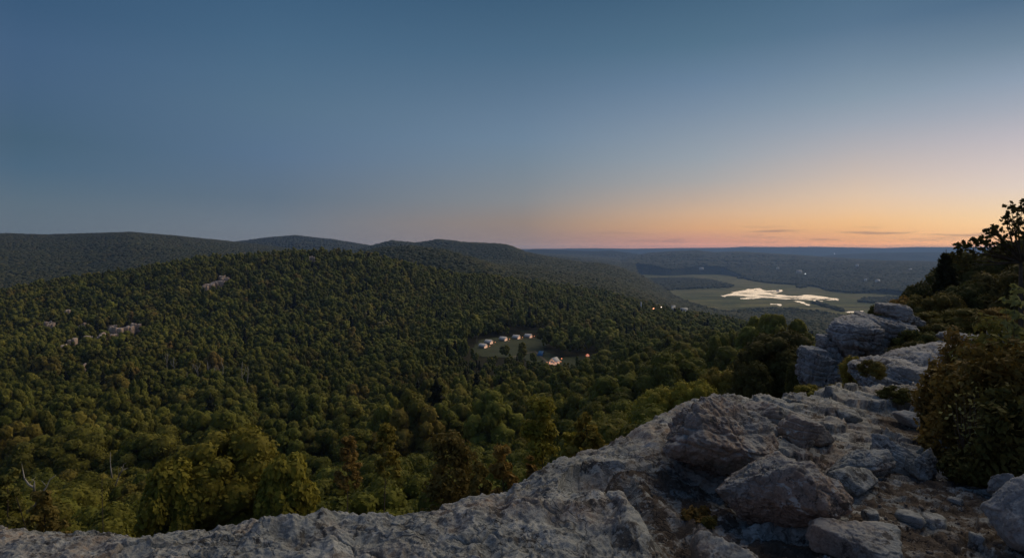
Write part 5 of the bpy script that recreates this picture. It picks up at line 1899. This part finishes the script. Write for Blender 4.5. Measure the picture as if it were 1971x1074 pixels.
# lawn of the clearing, following the ground
gy_ = np.linspace(385, 545, 60)
A_, B_ = np.meshgrid(np.linspace(-45, 80, 70), gy_, indexing='ij')
Zl = ground(A_, B_) + .35
vv = np.stack([A_, B_, Zl], -1).reshape(-1, 3)
i, j = np.meshgrid(np.arange(69), np.arange(59), indexing='ij')
a = (i * 60 + j).ravel()
f = np.stack([a, a + 60, a + 61, a + 1], -1)
cxy = vv[f].mean(1)
f = f[inside(cxy[:, 0], cxy[:, 1], CP)]
tag(obj('lawn', mesh('lawn', vv, f, [m_lawn])), kind='structure')
pp = np.array([on_valley(a_, b_, -74.6) for a_, b_ in [(1060, 700), (1050, 690), (1038, 682), (1030, 676), (1015, 679), (1000, 682), (985, 686)]])
pt = []
for i in range(len(pp) - 1):
    for t in np.linspace(0, 1, 12, endpoint=False):
        pt.append(pp[i] * (1 - t) + pp[i + 1] * t)
pt = np.array(pt)
dd_ = np.gradient(pt, axis=0)
nn_ = np.stack([-dd_[:, 1], dd_[:, 0]], -1)
nn_ /= np.linalg.norm(nn_, axis=1)[:, None]
Lp, Rp = pt + nn_ * .9, pt - nn_ * .9
vv = np.concatenate([np.c_[Lp, ground(Lp[:, 0], Lp[:, 1]) + .45], np.c_[Rp, ground(Rp[:, 0], Rp[:, 1]) + .45]])
n_ = len(pt)
tag(obj('path', mesh('path', vv, np.array([[i, i + 1, n_ + i + 1, n_ + i] for i in range(n_ - 1)]), [m_pathm])), kind='structure')

# ------------------------------------------------------------------ far houses and lamps
m_white = plain('white_paint', (.75, .76, .78), .7, .2)
m_roofp = plain('pale_roof', (.55, .57, .6), .5, .3)
m_glass = plain('window_glass', (.03, .035, .04), .1, .5)
m_litwin = plain('lit_window', (.5, .4, .3), .5, .2, emit=(1, .8, .6), es=1.5)


def house(u, v, Y_, w, d, h, label, rz=0, lit=False, cat='house', z=None):
    x = (u - CU) / F * Y_
    zz = -(v - HV) / F * Y_ if z is None else z
    root = empty('house' if cat == 'house' else 'barn', (x, Y_, zz), label, cat, rz=rz)
    mb = MB().box((0, 0, h / 2 - 3), (w, d, h + 6))
    obj('wall', mb.me('wall', m_white), root)
    mb = MB().add(*prism(w, d, h, h + d * .35, .6))
    obj('roof', mb.me('roof', m_roofp), root)
    for i in range(2):
        mb = MB().box(((i - .5) * w * .45, -d / 2 - .03, h * .5), (w * .14, .1, h * .32))
        obj('window', mb.me('window', m_litwin if lit else m_glass), root)
    mb = MB().box((0, -d / 2 - .03, h * .33), (w * .1, .12, h * .6))
    obj('door', mb.me('door', m_deck), root)


def top_z(x, y, add=9):
    return gz(x, y) + add


for (a, b, Y_, w, d, h, lab, lit) in [
        (1538, 524, 3850, 30, 14, 8, 'long pale farm building on the dark wooded far slope above the pond', False),
        (1650, 512, 4300, 17, 12, 8, 'small white house high on the wooded far slope at right', False),
        (1689, 542, 3300, 24, 12, 7, 'white roofed house low on the far slope right of the marsh', False),
        (1666, 539, 3350, 12, 9, 5, 'tiny pale house left of the white roofed house on the far slope', False),
        (1350, 518, 5200, 36, 16, 8, 'pale low building at the far edge of the marsh', False),
        (1296, 593, 900, 5, 4, 2.6, 'small pale house among the trees at the near edge of the marsh', True),
        (1316, 598, 890, 10, 5, 2.4, 'long low grey roofed building by the near edge of the marsh', False),
        (1497, 517, 4300, 16, 10, 7, 'tiny pale farmhouse on the wooded slope above the top of the pond', False),
        (1752, 520, 4000, 18, 12, 7, 'tiny white house at the far right of the wooded far slope', False),
        (1209, 505, 6300, 60, 30, 10, 'distant pale shed, the left one of two in the valley haze', False),
        (1244, 510, 5800, 90, 30, 10, 'distant long pale shed, the right one of two in the valley haze', False)]:
    x_ = (a - CU) / F * Y_
    house(a, b, Y_, w, d, h, lab, rz=R.uniform(-.3, .3), lit=lit)


def far_light(u, v, Y_, r, label, mat):
    x = (u - CU) / F * Y_
    zt = -(v - HV) / F * Y_
    g_ = gz(x, Y_)
    root = empty('lamp_post', (x, Y_, min(g_, zt - 6)), label, 'lamp')
    H = zt - min(g_, zt - 6)
    mb = MB().tube([[0, 0, 0], [0, 0, H]], [.2, .15], 6)
    obj('pole', mb.me('pole', m_palebark), root)
    iv_, it_ = ico(1)
    mb = MB().add(iv_ * r + np.array([0, 0, H]), t=it_)
    obj('lamp', mb.me('lamp', mat), root)


m_red = plain('orange_lamp', (1, .5, .3), .5, .1, emit=(1, .35, .15), es=3)
m_warmw = plain('warm_white_lamp', (1, .9, .8), .5, .1, emit=(1, .8, .6), es=3)
far_light(1258, 594, 900, 1.1, 'orange street lamp at the near edge of the marsh', m_red)
far_light(1273, 591, 905, .7, 'yellowish street lamp right of the orange one near the marsh', m_warmw)
far_light(1550, 527, 3780, 2.6, 'white yard lamp beside the farm building on the far slope', m_white_bulb)
far_light(1291, 511, 5400, 3.2, 'lone white light in the valley below the long dark ridge', m_white_bulb)
far_light(1606, 488, 8800, 4.5, 'tiny white light near the far right ridge line', m_white_bulb)
x_ = (1234 - CU) / F * 890
zt = -(582 - HV) / F * 890
mb = MB().tube([[0, 0, 0], [0, 0, 14]], [.8, .7], 10)
iv_, it_ = ico(1)
mb.add(iv_ * .72 + np.array([0, 0, 14]), t=it_)
tag(obj('silo', mb.me('silo', m_white, True), loc=(x_, 890, zt - 14)), 'thin white silo standing above the trees left of the street lamps', 'silo')

# ------------------------------------------------------------------ evening haze
m_haze = bpy.data.materials.new('haze_air')
m_haze.use_nodes = True
nt = m_haze.node_tree
nt.nodes.remove(nt.nodes['Principled BSDF'])
pv = nt.nodes.new('ShaderNodeVolumePrincipled')
pv.inputs['Color'].default_value = (.30, .52, 1.0, 1)
pv.inputs['Density'].default_value = HZ_DENS
pv.inputs['Anisotropy'].default_value = 0.3
nt.links.new(pv.outputs[0], nt.nodes['Material Output'].inputs['Volume'])
mb = MB().box((0, 0, 0), (2, 2, 2))
hz = obj('haze', mb.me('haze', m_haze))
lo, hi = -235.0, HZ_TOP
hz.location = (0, 0, (lo + hi) / 2)
hz.scale = (21000, 21000, (hi - lo) / 2)
tag(hz, 'thin blue evening haze lying over the valley and far ridges', 'haze', kind='stuff')
